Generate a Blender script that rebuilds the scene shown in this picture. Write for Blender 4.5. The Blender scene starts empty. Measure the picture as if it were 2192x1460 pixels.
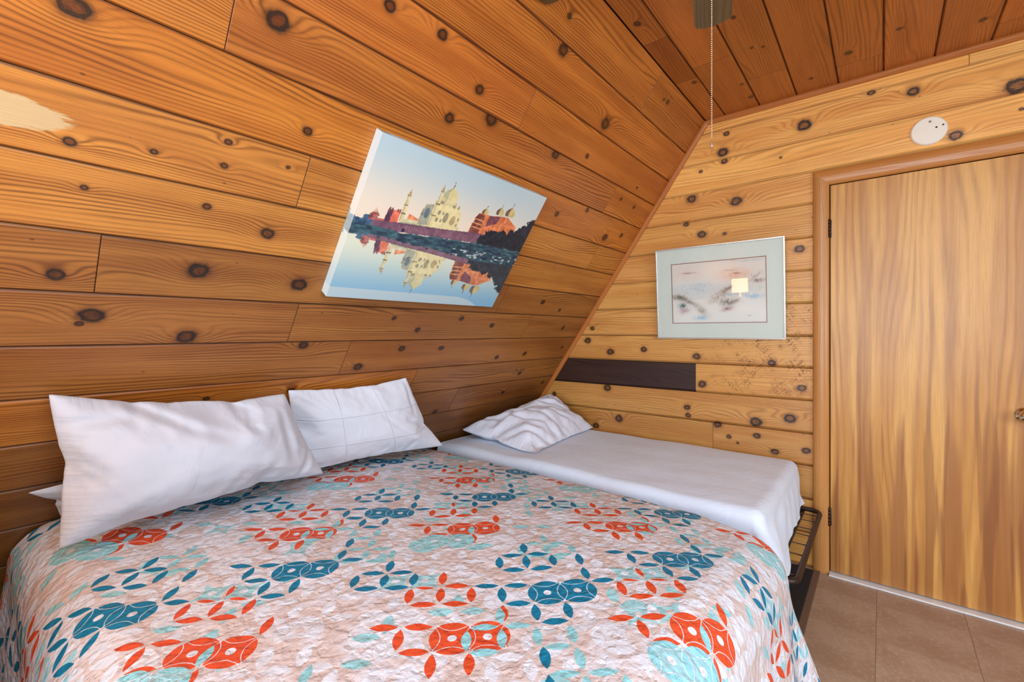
import bpy, bmesh, math, random
import numpy as np
from mathutils import Vector, noise as mnoise

PI = math.pi
SC = bpy.context.scene
COL = SC.collection

# ------------------------------------------------------------------ camera
cam_d = bpy.data.cameras.new('camera')
cam = bpy.data.objects.new('camera', cam_d)
COL.objects.link(cam)
cam.location = (0, 0, 1.26)
cam.rotation_euler = (PI / 2, 0, math.radians(39.1))
cam_d.sensor_width = 36.0
cam_d.lens = 975.0 / 2192.0 * 36.0
cam_d.shift_y = -19.0 / 2192.0
cam_d.clip_start = 0.01
SC.camera = cam

# ------------------------------------------------------------------ world, light, exposure
W = bpy.data.worlds.new('world')
SC.world = W
W.use_nodes = True
W.node_tree.nodes['Background'].inputs[0].default_value = (0.75, 0.87, 1.0, 1)
W.node_tree.nodes['Background'].inputs[1].default_value = 1.0


def area(name, loc, rot, sx, sy, power, color):
    d = bpy.data.lights.new(name, 'AREA')
    d.shape = 'RECTANGLE'
    d.size = sx
    d.size_y = sy
    d.energy = power
    d.color = color
    o = bpy.data.objects.new(name, d)
    o.location = loc
    o.rotation_euler = rot
    COL.objects.link(o)
    return o


# daylight coming in through the window of the end wall behind the camera
area('window_daylight', (0.15, -2.50, 1.45), (PI / 2, 0, 0), 2.1, 1.5, 72.0, (0.79, 0.89, 1.0))
# added soft fill from the unseen opposite slope, no window known there
area('side_fill_light', (2.37, 0.3, 1.42), (0, math.radians(55.5), 0), 1.2, 1.9, 54.0, (0.79, 0.89, 1.0))
# added overhead fill behind the camera, brightening the tops of the beds
area('overhead_fill_light', (0.55, -0.15, 2.49), (0, 0, 0), 0.9, 0.9, 34.0, (0.79, 0.89, 1.0))
# the bedside lamp's bulb
ld = bpy.data.lights.new('lamp_bulb', 'POINT')
ld.energy = 6.0
ld.color = (1.0, 0.62, 0.28)
ld.shadow_soft_size = 0.04
lo = bpy.data.objects.new('lamp_bulb', ld)
lo.location = (-1.40, -0.60, 1.30)
COL.objects.link(lo)

SC.view_settings.view_transform = 'Standard'
SC.view_settings.look = 'None'
SC.view_settings.gamma = 1
SC.view_settings.use_curve_mapping = False
SC.view_settings.exposure = 0.38
SC.cycles.max_bounces = 8
SC.cycles.diffuse_bounces = 4
SC.cycles.use_adaptive_sampling = True
SC.cycles.adaptive_threshold = 0.03


# ------------------------------------------------------------------ helpers
def lin(*c):
    """0-255 sRGB -> linear"""
    o = []
    for v in c:
        v /= 255.0
        o.append(v / 12.92 if v <= 0.04045 else ((v + 0.055) / 1.055) ** 2.4)
    return tuple(o)


def link(name, me, mat=None, parent=None, smooth=False):
    o = bpy.data.objects.new(name, me)
    COL.objects.link(o)
    if mat is not None and not me.materials:
        me.materials.append(mat)
    if parent is not None:
        o.parent = parent
    if smooth:
        for p in me.polygons:
            p.use_smooth = True
    return o


def mesh(name, verts, faces):
    me = bpy.data.meshes.new(name)
    me.from_pydata([tuple(v) for v in verts], [], faces)
    me.update()
    return me


def from_bm(name, bm, mat=None, parent=None, smooth=False):
    me = bpy.data.meshes.new(name)
    bmesh.ops.recalc_face_normals(bm, faces=bm.faces)
    bm.to_mesh(me)
    bm.free()
    return link(name, me, mat, parent, smooth)


def empty(name, loc=(0, 0, 0)):
    o = bpy.data.objects.new(name, None)
    o.location = loc
    COL.objects.link(o)
    return o


def tag(o, label=None, cat=None, group=None, kind=None):
    if label:
        o['label'] = label
    if cat:
        o['category'] = cat
    if group:
        o['group'] = group
    if kind:
        o['kind'] = kind
    return o


def add_box(bm, c, s, bev=0.0, seg=2, rotm=None):
    r = bmesh.ops.create_cube(bm, size=1.0)
    vs = r['verts']
    for v in vs:
        v.co = Vector((v.co.x * s[0], v.co.y * s[1], v.co.z * s[2]))
    if bev > 0:
        es = list({e for v in vs for e in v.link_edges})
        q = bmesh.ops.bevel(bm, geom=es, offset=bev, segments=seg, affect='EDGES', profile=0.5)
        vs = list({v for f in q['faces'] for v in f.verts} | {v for v in vs if v.is_valid})
    for v in vs:
        if rotm is not None:
            v.co = rotm @ v.co
        v.co += Vector(c)


def add_tube(bm, pts, r, n=8, cap=True):
    """tube along a polyline"""
    pts = [Vector(p) for p in pts]
    rings = []
    up = Vector((0, 0, 1))
    for i, p in enumerate(pts):
        a = pts[max(i - 1, 0)]
        b = pts[min(i + 1, len(pts) - 1)]
        t = (b - a).normalized()
        ref = up if abs(t.dot(up)) < 0.95 else Vector((1, 0, 0))
        x = t.cross(ref).normalized()
        y = x.cross(t).normalized()
        rr = r[i] if isinstance(r, (list, tuple)) else r
        rings.append([bm.verts.new(p + x * rr * math.cos(2 * PI * k / n) + y * rr * math.sin(2 * PI * k / n)) for k in range(n)])
    for a, b in zip(rings, rings[1:]):
        for k in range(n):
            bm.faces.new((a[k], a[(k + 1) % n], b[(k + 1) % n], b[k]))
    if cap:
        bm.faces.new(list(reversed(rings[0])))
        bm.faces.new(rings[-1])


def add_lathe(bm, prof, n=32, loc=(0, 0, 0), axis='Z'):
    """profile [(r,h)...] turned around an axis"""
    rings = []
    for r, h in prof:
        ring = []
        for k in range(n):
            a = 2 * PI * k / n
            x, y = r * math.cos(a), r * math.sin(a)
            co = (x, y, h) if axis == 'Z' else ((x, -h, y) if axis == 'Y' else (h, x, y))
            ring.append(bm.verts.new(Vector(co) + Vector(loc)))
        rings.append(ring)
    for a, b in zip(rings, rings[1:]):
        for k in range(n):
            bm.faces.new((a[k], a[(k + 1) % n], b[(k + 1) % n], b[k]))
    if prof[0][0] > 1e-6:
        bm.faces.new(list(reversed(rings[0])))
    if prof[-1][0] > 1e-6:
        bm.faces.new(rings[-1])
    bmesh.ops.remove_doubles(bm, verts=[v for r in rings for v in r], dist=1e-6)


# ------------------------------------------------------------------ node expression helper
class X:
    """a float socket with arithmetic"""
    def __init__(s, g, k):
        s.g, s.k = g, k

    def _m(s, op, *o, clamp=False):
        n = s.g.nodes.new('ShaderNodeMath')
        n.operation = op
        n.use_clamp = clamp
        for i, a in enumerate((s,) + o):
            if isinstance(a, X):
                s.g.links.new(a.k, n.inputs[i])
            else:
                n.inputs[i].default_value = float(a)
        return X(s.g, n.outputs[0])

    def __add__(s, o): return s._m('ADD', o)
    __radd__ = __add__
    def __sub__(s, o): return s._m('SUBTRACT', o)
    def __rsub__(s, o): return (s * -1.0) + o
    def __mul__(s, o): return s._m('MULTIPLY', o)
    __rmul__ = __mul__
    def __truediv__(s, o): return s._m('DIVIDE', o)
    def __pow__(s, o): return s._m('POWER', o)
    def abs(s): return s._m('ABSOLUTE')
    def sqrt(s): return s._m('SQRT')
    def exp(s): return s._m('EXPONENT')
    def sin(s): return s._m('SINE')
    def frac(s): return s._m('FRACT')
    def floor(s): return s._m('FLOOR')
    def min(s, o): return s._m('MINIMUM', o)
    def max(s, o): return s._m('MAXIMUM', o)
    def lt(s, o): return s._m('LESS_THAN', o)
    def gt(s, o): return s._m('GREATER_THAN', o)
    def pingpong(s, o): return s._m('PINGPONG', o)
    def clamp(s): return s._m('ADD', 0.0, clamp=True)

    def step(s, a, b):
        """0 at a, 1 at b, smooth"""
        n = s.g.nodes.new('ShaderNodeMapRange')
        n.interpolation_type = 'SMOOTHSTEP'
        s.g.links.new(s.k, n.inputs[0])
        if a < b:
            n.inputs[1].default_value, n.inputs[2].default_value = a, b
            n.inputs[3].default_value, n.inputs[4].default_value = 0, 1
        else:
            n.inputs[1].default_value, n.inputs[2].default_value = b, a
            n.inputs[3].default_value, n.inputs[4].default_value = 1, 0
        return X(s.g, n.outputs[0])


class G:
    def __init__(s, name, rough=0.5):
        s.mat = bpy.data.materials.new(name)
        s.mat.use_nodes = True
        s.t = s.mat.node_tree
        s.bsdf = s.t.nodes['Principled BSDF']
        s.bsdf.inputs['Roughness'].default_value = rough

    def attr(s, name):
        n = s.t.nodes.new('ShaderNodeAttribute')
        n.attribute_name = name
        return n

    def sep(s, sock):
        n = s.t.nodes.new('ShaderNodeSeparateXYZ')
        s.t.links.new(sock, n.inputs[0])
        return [X(s.t, o) for o in n.outputs]

    def vec(s, x, y, z=0.0):
        n = s.t.nodes.new('ShaderNodeCombineXYZ')
        for i, a in enumerate((x, y, z)):
            if isinstance(a, X):
                s.t.links.new(a.k, n.inputs[i])
            else:
                n.inputs[i].default_value = a
        return n.outputs[0]

    def noise(s, v, scale=1.0, detail=3.0, rough=0.5, dist=0.0):
        n = s.t.nodes.new('ShaderNodeTexNoise')
        s.t.links.new(v, n.inputs['Vector'])
        n.inputs['Scale'].default_value = scale
        n.inputs['Detail'].default_value = detail
        n.inputs['Roughness'].default_value = rough
        n.inputs['Distortion'].default_value = dist
        return X(s.t, n.outputs[0])

    def voronoi(s, v, scale, feature='F1', rnd=1.0):
        n = s.t.nodes.new('ShaderNodeTexVoronoi')
        n.feature = feature
        s.t.links.new(v, n.inputs['Vector'])
        n.inputs['Scale'].default_value = scale
        n.inputs['Randomness'].default_value = rnd
        return n

    def val(s, v):
        n = s.t.nodes.new('ShaderNodeValue')
        n.outputs[0].default_value = v
        return X(s.t, n.outputs[0])

    def mix(s, f, a, b, blend='MIX'):
        n = s.t.nodes.new('ShaderNodeMix')
        n.data_type = 'RGBA'
        n.blend_type = blend
        n.clamp_factor = True
        if isinstance(f, X):
            s.t.links.new(f.k, n.inputs[0])
        else:
            n.inputs[0].default_value = f
        for i, c in ((6, a), (7, b)):
            if isinstance(c, tuple):
                n.inputs[i].default_value = (c[0], c[1], c[2], 1)
            else:
                s.t.links.new(c, n.inputs[i])
        return n.outputs[2]

    def color(s, c):
        if isinstance(c, tuple):
            s.bsdf.inputs['Base Color'].default_value = (c[0], c[1], c[2], 1)
        else:
            s.t.links.new(c, s.bsdf.inputs['Base Color'])

    def rough(s, x):
        s.t.links.new(x.k, s.bsdf.inputs['Roughness'])

    def bump(s, h, strength=0.3, dist=0.001):
        n = s.t.nodes.new('ShaderNodeBump')
        n.inputs['Strength'].default_value = strength
        n.inputs['Distance'].default_value = dist
        s.t.links.new(h.k, n.inputs['Height'])
        s.t.links.new(n.outputs[0], s.bsdf.inputs['Normal'])

    def coords(s, which='Object'):
        n = s.t.nodes.new('ShaderNodeTexCoord')
        return n.outputs[which]


NK = 7


def wood(name, light, mid, dark, knotc=(0.035, 0.016, 0.008), K=95.0, ring=0.5, streak=0.5, warp=0.05,
         rough=0.34, knots=True, patch=None, scratch=False, edge_amt=0.55, figure_falloff=False, fiber=0.35, wfreq=(0.55, 5.0)):
    g = G(name, rough)
    u, v, sd = g.sep(g.attr('wuv').outputs['Vector'])
    n1 = g.noise(g.vec(u * wfreq[0], v * wfreq[1], sd * 7.0), 1.0, 2.0, 0.45)
    n1b = g.noise(g.vec(u * 6.0, v * 30.0, sd * 3.0), 1.0, 2.0, 0.5)
    h = v + (n1 - 0.5) * (warp * 4.0) + (n1b - 0.5) * 0.006
    me = None
    if knots:
        wob = g.noise(g.vec(u * 40.0, v * 40.0, sd), 1.0, 2.0)
        for i in range(NK):
            ku, kv, kr = g.sep(g.attr('k%d' % i).outputs['Vector'])
            du = u - ku
            dv = v - kv
            d2 = (du / (kr * 3.0)) ** 2.0 + (dv / (kr * 1.5)) ** 2.0
            h = h + kr * 1.5 * (d2 * -1.0).exp()
            e = ((du * 0.82) ** 2.0 + dv * dv).sqrt() / (kr * 0.72)
            me = e if me is None else me.min(e)
        me = me + (wob - 0.5) * 0.75
    ph = (h * K)
    s1 = (ph * 6.2832).sin() * 0.5 + 0.5
    fade = g.noise(g.vec(u * 1.3, v * 16.0, sd * 5.0 + 3.0), 1.0, 2.0).step(0.35, 0.62)
    lines = (s1 ** 2.2) * (fade * 0.7 + 0.3)
    band = g.noise(g.vec(u * 0.9, v * 14.0 , sd * 11.0), 1.0, 3.0, 0.55)
    fib = g.noise(g.vec(u * 7.0, v * 420.0, sd), 1.0, 3.0, 0.6)
    big = g.noise(g.vec(u * 1.8, v * 3.0, sd * 2.0), 1.0, 3.0, 0.6)
    c = g.mix(band.step(0.62, 0.36) * streak + (big - 0.5) * 0.9, light, mid)
    c = g.mix(lines * ring, c, dark)
    c = g.mix((fib.step(0.45, 0.75)) * fiber, c, dark)
    speck = g.noise(g.vec(u * 60.0, v * 900.0, sd), 1.0, 2.0)
    c = g.mix(speck.step(0.66, 0.74) * 0.35, c, dark)
    if knots:
        pin = X(g.t, g.voronoi(g.vec(u * 9.0, v * 16.0, sd * 9.0), 1.0).outputs['Distance'])
        c = g.mix(pin.step(0.055, 0.03) * 0.6, c, knotc)
        halo = me.step(2.3, 1.0)
        c = g.mix(halo * 0.35, c, dark)
        c = g.mix(me.step(1.45, 1.05) * 0.5, c, knotc)
        crack = g.noise(g.vec(u * 90.0, v * 90.0, sd), 1.0, 3.0)
        krings = ((me * 22.0).sin() * 0.5 + 0.5) * 0.3
        kc = g.mix((me.step(0.35, 0.85) * 0.9 + crack.step(0.50, 0.64) * 0.4 + krings).clamp(),
                   (mid[0] * 0.45, mid[1] * 0.42, mid[2] * 0.5), knotc)
        c = g.mix(me.step(1.12, 0.92), c, kc)
    if patch:
        pu, pv, ru, rv = patch
        pd = ((((u - pu) / ru) ** 2.0) + (((v - pv) / rv) ** 2.0)).sqrt()
        pd = pd + (g.noise(g.vec(u * 30.0, v * 140.0, sd), 1.0, 3.0, 0.6) - 0.5) * 0.45
        bare = g.mix(fib, lin(206, 172, 132), lin(188, 148, 106))
        c = g.mix(pd.step(1.05, 0.93), c, bare)
    if figure_falloff:
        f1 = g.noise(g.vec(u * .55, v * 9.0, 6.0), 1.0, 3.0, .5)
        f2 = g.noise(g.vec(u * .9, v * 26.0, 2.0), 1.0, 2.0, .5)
        low = u.step(1.75, 0.25)  # darker towards the floor: light falloff put into the veneer, besides real streaks
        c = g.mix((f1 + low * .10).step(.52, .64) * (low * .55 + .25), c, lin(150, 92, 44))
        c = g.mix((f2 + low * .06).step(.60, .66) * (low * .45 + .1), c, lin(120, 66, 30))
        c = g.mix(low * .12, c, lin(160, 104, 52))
    ed = X(g.t, g.attr('edge').outputs['Fac'])
    c = g.mix(ed.step(0.05, 0.6) * edge_amt, c, tuple(q * .45 for q in dark))
    tn = g.attr('tint')
    c = g.mix(1.0, c, tn.outputs['Color'], 'MULTIPLY')
    ro = (band * 0.16) + (fib * 0.12) + (rough - 0.12) + ed * 0.35
    if scratch:
        p = g.coords('Object')
        px, py, pz = g.sep(p)
        area_m = (px.step(-1.05, -0.6)) * (pz.step(0.80, 0.98)) * (pz.step(1.50, 1.40))
        wv = g.noise(g.vec(px * 3.0, pz * 3.0), 1.0, 2.0)
        a1 = g.noise(g.vec((px + pz * 0.7) * 70.0, (pz - px * 0.7) * 8.0 + wv * 6.0, 1.0), 1.0, 3.0, 0.6)
        a2 = g.noise(g.vec((px - pz * 1.2) * 60.0, (pz + px * 1.2) * 7.0 + wv * 5.0, 5.0), 1.0, 3.0, 0.6)
        a3 = g.noise(g.vec(px * 14.0, pz * 260.0, 9.0), 1.0, 3.0, 0.6)
        s_ = ((a1 - 0.5).abs().step(0.035, 0.012) * a2.step(0.48, 0.58)
              + (a2 - 0.5).abs().step(0.035, 0.012) * a1.step(0.48, 0.58)
              + a3.step(0.63, 0.68) * 0.8).clamp()
        dens = g.noise(g.vec(px * 9.0, pz * 9.0, 2.0), 1.0, 2.0).step(0.42, 0.6)
        sm = s_ * area_m * dens
        c = g.mix(sm * 0.9, c, lin(80, 40, 24))
        ro = ro + sm * 0.3
    g.color(c)
    g.rough(ro)
    g.bump(lines * 0.5 + fib * 0.35 + (me.step(1.1, 0.9) * -0.6 if knots else 0.0), 0.35, 0.0012)
    g.bsdf.inputs['IOR'].default_value = 1.5
    return g.mat


def plain(name, c, rough=0.5, metal=0.0, nscale=20.0, var=0.12, bump=0.0):
    g = G(name, rough)
    n = g.noise(g.coords('Object'), nscale, 3.0)
    g.color(g.mix(n, tuple(a * (1 - var) for a in c), tuple(min(1, a * (1 + var)) for a in c)))
    g.bsdf.inputs['Metallic'].default_value = metal
    if bump:
        g.bump(n, bump, 0.002)
    return g.mat


def fabric(name, c, wr=0.35, rough=0.85, tone=None):
    g = G(name, rough)
    co = g.coords('Object')
    x, y, z = g.sep(co)
    w1 = g.noise(co, 7.0, 4.0, 0.55, 0.8)
    rid = (w1 - 0.5).abs().step(0.0, 0.10)
    w2 = g.noise(co, 24.0, 3.0, 0.5, 1.2)
    weave = g.noise(g.vec(x * 500.0, y * 500.0, z * 500.0), 1.0, 1.0)
    c2 = tone or tuple(a * 0.93 for a in c)
    g.color(g.mix(g.noise(co, 3.0, 2.0), c, c2))
    g.bump(rid * 0.8 + w2 * 0.7 + weave * 0.06, wr, 0.004)
    g.bsdf.inputs['Sheen Weight'].default_value = 0.15
    return g.mat


# ------------------------------------------------------------------ room geometry constants
GY = 2.90                    # face of the gable wall
CZ = 2.543                   # ceiling
KS = 0.6885                  # slope run per rise
NRM = math.sqrt(1 + KS * KS)


def sx(z):                   # x of the sloped wall at height z
    return -1.719 + KS * (z - 1.26)


XC = 0.40                    # middle of the A-frame
YB = -2.55                   # back wall face

# knots read off the boards: (along, height or x, radius)
SK = [(0.156, 1.917, .0283), (0.517, 2.043, .0317), (0.661, 1.851, .0151), (0.167, 1.69, .0126), (0.319, 1.71, .0093),
      (0.47, 1.772, .0101), (0.473, 1.717, .0103), (0.635, 1.753, .007), (0.454, 1.614, .0118), (0.629, 1.571, .0221),
      (0.2, 1.606, .0089), (0.166, 1.405, .0201), (0.468, 1.444, .0309), (0.776, 1.429, .0298), (0.242, 1.306, .0282),
      (0.22, 1.283, .0102), (0.473, 1.245, .0299), (0.868, 1.207, .0201), (1.15, 1.105, .0231), (0.784, 2.185, .0199),
      (0.976, 2.197, .0206), (1.195, 2.13, .0218), (1.117, 2.021, .0216), (1.301, 2.074, .0321), (1.502, 2.358, .0273),
      (1.979, 2.26, .0314), (1.744, 2.074, .0256), (1.966, 1.869, .0168), (2.203, 1.93, .0154), (2.526, 1.841, .0258),
      (2.699, 1.878, .0179), (1.35, 1.182, .0178), (1.604, 1.178, .017), (2.096, 1.106, .0171), (2.365, 1.119, .0183),
      (1.906, 1.297, .0157), (1.396, 1.271, .0155), (1.236, 1.322, .0124), (1.647, 1.329, .0144), (2.645, 1.289, .0192),
      (2.779, 1.152, .0135), (1.79, .79, .0192)]
GK = [(-.327, 2.376, .035), (-.717, 2.438, .0166), (-.738, 2.332, .0306), (-.728, 2.277, .0195), (-.864, 2.246, .0115),
      (-.437, 2.229, .0078), (-.042, 2.458, .0163), (.116, 2.41, .0246), (.453, 2.324, .0403), (.465, 2.219, .008),
      (.26, 2.161, .0257), (-.92, 2.087, .03), (-.664, 2.029, .0328), (-.952, 1.935, .0175), (-.856, 1.858, .0258),
      (-.728, 1.846, .0111), (-.349, 1.711, .0253), (-1.614, 1.287, .0168), (-1.652, 1.199, .025), (-1.471, 1.123, .0261),
      (-1.229, 1.145, .0217), (-.889, 1.11, .0231), (-.48, 1.087, .021), (-.856, .942, .0258), (-.338, .957, .0227),
      (-1.496, .87, .0275), (-1.939, .79, .0178), (-1.332, .791, .0158), (-.946, .79, .0204), (-.94, .741, .0175),
      (-1.407, .665, .029), (-1.584, .593, .0233), (-.834, .836, .0114), (-.56, .747, .032), (-.392, .786, .0282),
      (-.767, .705, .0224), (-.704, .641, .0138), (-.556, .668, .0187), (-.656, .612, .0082), (-.464, .592, .0209),
      (-.317, .622, .0201)]
CK = [(2.276, -.457, .0084), (2.3, -.416, .0084), (2.578, -.563, .0097), (2.748, -.554, .0153), (2.404, -.749, .0144),
      (2.529, .056, .0119), (2.598, -.12, .0172), (2.742, -.279, .0118), (2.009, -.47, .0114), (1.8, -.79, .0157)]

# ------------------------------------------------------------------ wood materials
M_slope = wood('cedar_slope', lin(206, 130, 58), lin(168, 94, 40), lin(100, 48, 18), ring=.72, streak=.6)
M_patch = wood('cedar_slope_sanded', lin(206, 130, 58), lin(168, 94, 40), lin(100, 48, 18), ring=.72, streak=.6, patch=(0.0, -0.004, 0.165, 0.040))
M_gable = wood('pine_gable', lin(244, 190, 110), lin(222, 156, 82), lin(128, 70, 30), knotc=(0.035, 0.022, 0.016), ring=0.42, streak=.65, edge_amt=.30, scratch=True, K=80.0)
M_ceil = wood('cedar_ceiling', lin(196, 120, 50), lin(166, 94, 36), lin(90, 44, 16), K=85.0)
M_black = wood('stained_board', lin(66, 42, 34), lin(46, 30, 26), lin(18, 12, 12), knots=False, ring=0.6, rough=0.4)
M_trim = wood('trim_wood', lin(196, 122, 60), lin(176, 102, 48), lin(130, 70, 30), knots=False, ring=0.25, streak=0.3, rough=0.3)
M_casing = wood('casing_wood', lin(200, 140, 76), lin(182, 120, 60), lin(140, 84, 38), knots=False, ring=0.2, streak=0.3, rough=0.27)
M_door = wood('door_veneer', lin(226, 172, 92), lin(198, 138, 64), lin(140, 82, 34), knots=False, K=30.0, ring=0.38, figure_falloff=True,
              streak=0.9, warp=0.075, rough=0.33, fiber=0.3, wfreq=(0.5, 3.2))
M_back = plain('wall_backing', lin(70, 38, 18), 0.8)


def set_attrs(me, wuv, tint, knots, edge=None):
    n = len(me.vertices)
    if edge is not None:
        a = me.attributes.new('edge', 'FLOAT', 'POINT')
        a.data.foreach_set('value', np.asarray(edge, np.float32))
    a = me.attributes.new('wuv', 'FLOAT_VECTOR', 'POINT')
    a.data.foreach_set('vector', np.asarray(wuv, np.float32).ravel())
    a = me.attributes.new('tint', 'FLOAT_VECTOR', 'POINT')
    a.data.foreach_set('vector', np.tile(np.array(tint, np.float32), n))
    for i in range(NK):
        k = knots[i] if i < len(knots) else (-60.0 - i, -60.0, 0.005)
        a = me.attributes.new('k%d' % i, 'FLOAT_VECTOR', 'POINT')
        a.data.foreach_set('vector', np.tile(np.array(k, np.float32), n))


RW = random.Random(5)


def plank(parent, mat, to_world, u0, u1, v0, v1, uend=None, knots=(), tint=(1, 1, 1), depth=0.018, bl=(0.004, 0.004),
          bh=(0.003, 0.003), gap=0.0008, extra_knots=True, name='plank'):
    """one board: profile across v (v0..v1), running u0..u1; to_world(u, v, d) with d = depth behind the face"""
    v0 += gap
    v1 -= gap
    prof = [(v0, depth), (v0, bl[1]), (v0 + bl[0], 0.0), ((v0 + v1) / 2, 0.0), (v1 - bh[0], 0.0), (v1, bh[1]), (v1, depth)]
    ub = 0.0015
    verts, wuv, sec, eg = [], [], [], []
    sd = RW.random() * 10
    for ei, du in ((0, 0.0), (0, ub), (1, -ub), (1, 0.0)):
        row = []
        for (v, d) in prof:
            if ei == 0:
                u = (uend[0](v) if uend and uend[0] else u0) + du
            else:
                u = (uend[1](v) if uend and uend[1] else u1) + du
            dd = d + (0.0012 if du == 0.0 and d == 0.0 else 0.0)
            row.append(len(verts))
            verts.append(to_world(u, v, dd))
            wuv.append((u, v - (v0 + v1) / 2, sd))
            eg.append(0.0 if (d == 0.0 and du != 0.0) else 1.0)
        sec.append(row)
    faces = []
    m = len(prof)
    for a, b in zip(sec, sec[1:]):
        for k in range(m - 1):
            faces.append((a[k], b[k], b[k + 1], a[k + 1]))
    faces.append(tuple(sec[0]))
    faces.append(tuple(reversed(sec[-1])))
    me = mesh(name, verts, faces)
    bm = bmesh.new()
    bm.from_mesh(me)
    bmesh.ops.recalc_face_normals(bm, faces=bm.faces)
    bm.to_mesh(me)
    bm.free()
    vc = (v0 + v1) / 2
    kk = [(k[0], k[1] - vc, k[2]) for k in knots if v0 - 0.02 < k[1] < v1 + 0.02 and u0 - 0.1 < k[0] < u1 + 0.1]
    kk.sort(key=lambda k: -k[2])
    if not kk and extra_knots and u1 - u0 > 0.5:
        for _ in range(2):
            kk.append((RW.uniform(u0 + 0.1, u1 - 0.1), RW.uniform(-0.05, 0.05), RW.uniform(0.008, 0.018)))
    set_attrs(me, wuv, tint, kk[:NK], eg)
    return link(name, me, mat, parent)


def rt(base, amt=0.09):
    s = 1 + RW.uniform(-amt, amt)
    return (base[0] * s * (1 + RW.uniform(-0.02, 0.02)), base[1] * s, base[2] * s * (1 + RW.uniform(-0.05, 0.05)))


# ------------------------------------------------------------------ sloped wall
def slab(name, pts, kind='structure', mat=None):
    n = len(pts) // 2
    faces = [tuple(range(n)), tuple(reversed(range(n, 2 * n)))] + [(i, (i + 1) % n, n + (i + 1) % n, n + i) for i in range(n)]
    me = mesh(name, pts, faces)
    o = link(name, me, mat or M_back)
    o['kind'] = kind
    return o


def prism_y(name, poly, y0, y1, mat=None):
    return slab(name, [(x, y0, z) for x, z in poly] + [(x, y1, z) for x, z in poly], mat=mat)


NX, NZ = -1 / NRM, KS / NRM          # outward normal of the left slope
BD = 0.018
wl = prism_y('wall_left', [(sx(0) + NX * BD, NZ * BD), (sx(CZ + .03) + NX * BD, CZ + .03 + NZ * BD),
                           (sx(CZ + .03) + NX * .08, CZ + .03 + NZ * .08), (sx(0) + NX * .08, NZ * .08)], YB - .05, GY + .05)


def slope_w(u, z, d):
    return (sx(z) + NX * d, u, z + NZ * d)


rows = [0.0, 0.19, 0.335, 0.483, 0.63, 0.777, 0.928, 1.070, 1.220, 1.363, 1.508, 1.654, 1.795, 1.945, 2.083, 2.222, 2.375, 2.545]
joints = {13: [0.42, 2.36], 11: [0.691, 2.52], 9: [0.242, 1.88], 8: [0.80, 2.23], 7: [1.069], 14: [1.457], 6: [1.512], 15: [2.84], 5: [1.9], 16: [0.3, 2.2]}
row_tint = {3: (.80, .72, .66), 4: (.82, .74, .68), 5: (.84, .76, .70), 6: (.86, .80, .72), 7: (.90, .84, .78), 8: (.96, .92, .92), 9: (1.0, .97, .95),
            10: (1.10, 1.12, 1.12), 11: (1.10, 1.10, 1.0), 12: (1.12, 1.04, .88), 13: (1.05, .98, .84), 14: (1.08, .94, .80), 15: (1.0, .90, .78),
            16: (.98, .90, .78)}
zc_p = 1.722
for i in range(len(rows) - 1):
    z0, z1 = rows[i], rows[i + 1]
    js = [YB] + sorted(joints.get(i, []) + ([-1.1 + RW.uniform(-.6, .5)])) + [GY]
    for j0, j1 in zip(js, js[1:]):
        t = rt(row_tint.get(i, (.85, .78, .72)), 0.07)
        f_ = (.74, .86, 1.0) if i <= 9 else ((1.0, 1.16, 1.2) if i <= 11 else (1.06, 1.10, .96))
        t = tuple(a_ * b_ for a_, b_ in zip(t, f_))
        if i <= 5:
            t = tuple(a_ * (.62 if i <= 3 else (.74 if i == 4 else .88)) for a_ in t)  # lowest boards darkened, putting the shade at the wall's foot into their tint
        if i == 6 and j1 == 1.512:
            t = (.86, .84, .64)
        if i == 13 and 0.4 < j0 < 0.5:
            t = (1.0, .93, .80)
        if i == 14 and j0 < 1.4:
            t = (1.13, .98, .84)
        # v measured along the board face
        v_of = lambda z: (z - 1.0) * NRM
        kk = [(k[0], v_of(k[1]), k[2]) for k in SK if z0 <= k[1] < z1]
        tw = lambda u, v, d: slope_w(u, v / NRM + 1.0, d)
        m_ = M_slope
        if i == 11 and j0 < 0.05 < j1:
            m_ = M_patch
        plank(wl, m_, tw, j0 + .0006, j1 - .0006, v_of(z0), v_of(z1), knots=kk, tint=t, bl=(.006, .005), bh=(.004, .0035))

# right slope (outside the frame, mirrors the left)
wr = prism_y('wall_right', [(2 * XC - sx(0) - NX * BD, NZ * BD), (2 * XC - sx(CZ + .03) - NX * BD, CZ + .03 + NZ * BD),
                            (2 * XC - sx(CZ + .03) - NX * .08, CZ + .03 + NZ * .08), (2 * XC - sx(0) - NX * .08, NZ * .08)], YB - .05, GY + .05)
M_bounce = plain('white_bounce_boards', lin(224, 224, 226), .6, 0, 6, .03)  # unseen walls made white so the bounced light stays neutral
for i in range(len(rows) - 1):
    plank(wr, M_bounce, lambda u, v, d: (lambda p: (2 * XC - p[0], p[1], p[2]))(slope_w(u, v / NRM + 1.0, d)), YB, GY,
          (rows[i] - 1) * NRM, (rows[i + 1] - 1) * NRM, tint=rt((.9, .82, .75)), bl=(.006, .005))

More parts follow.
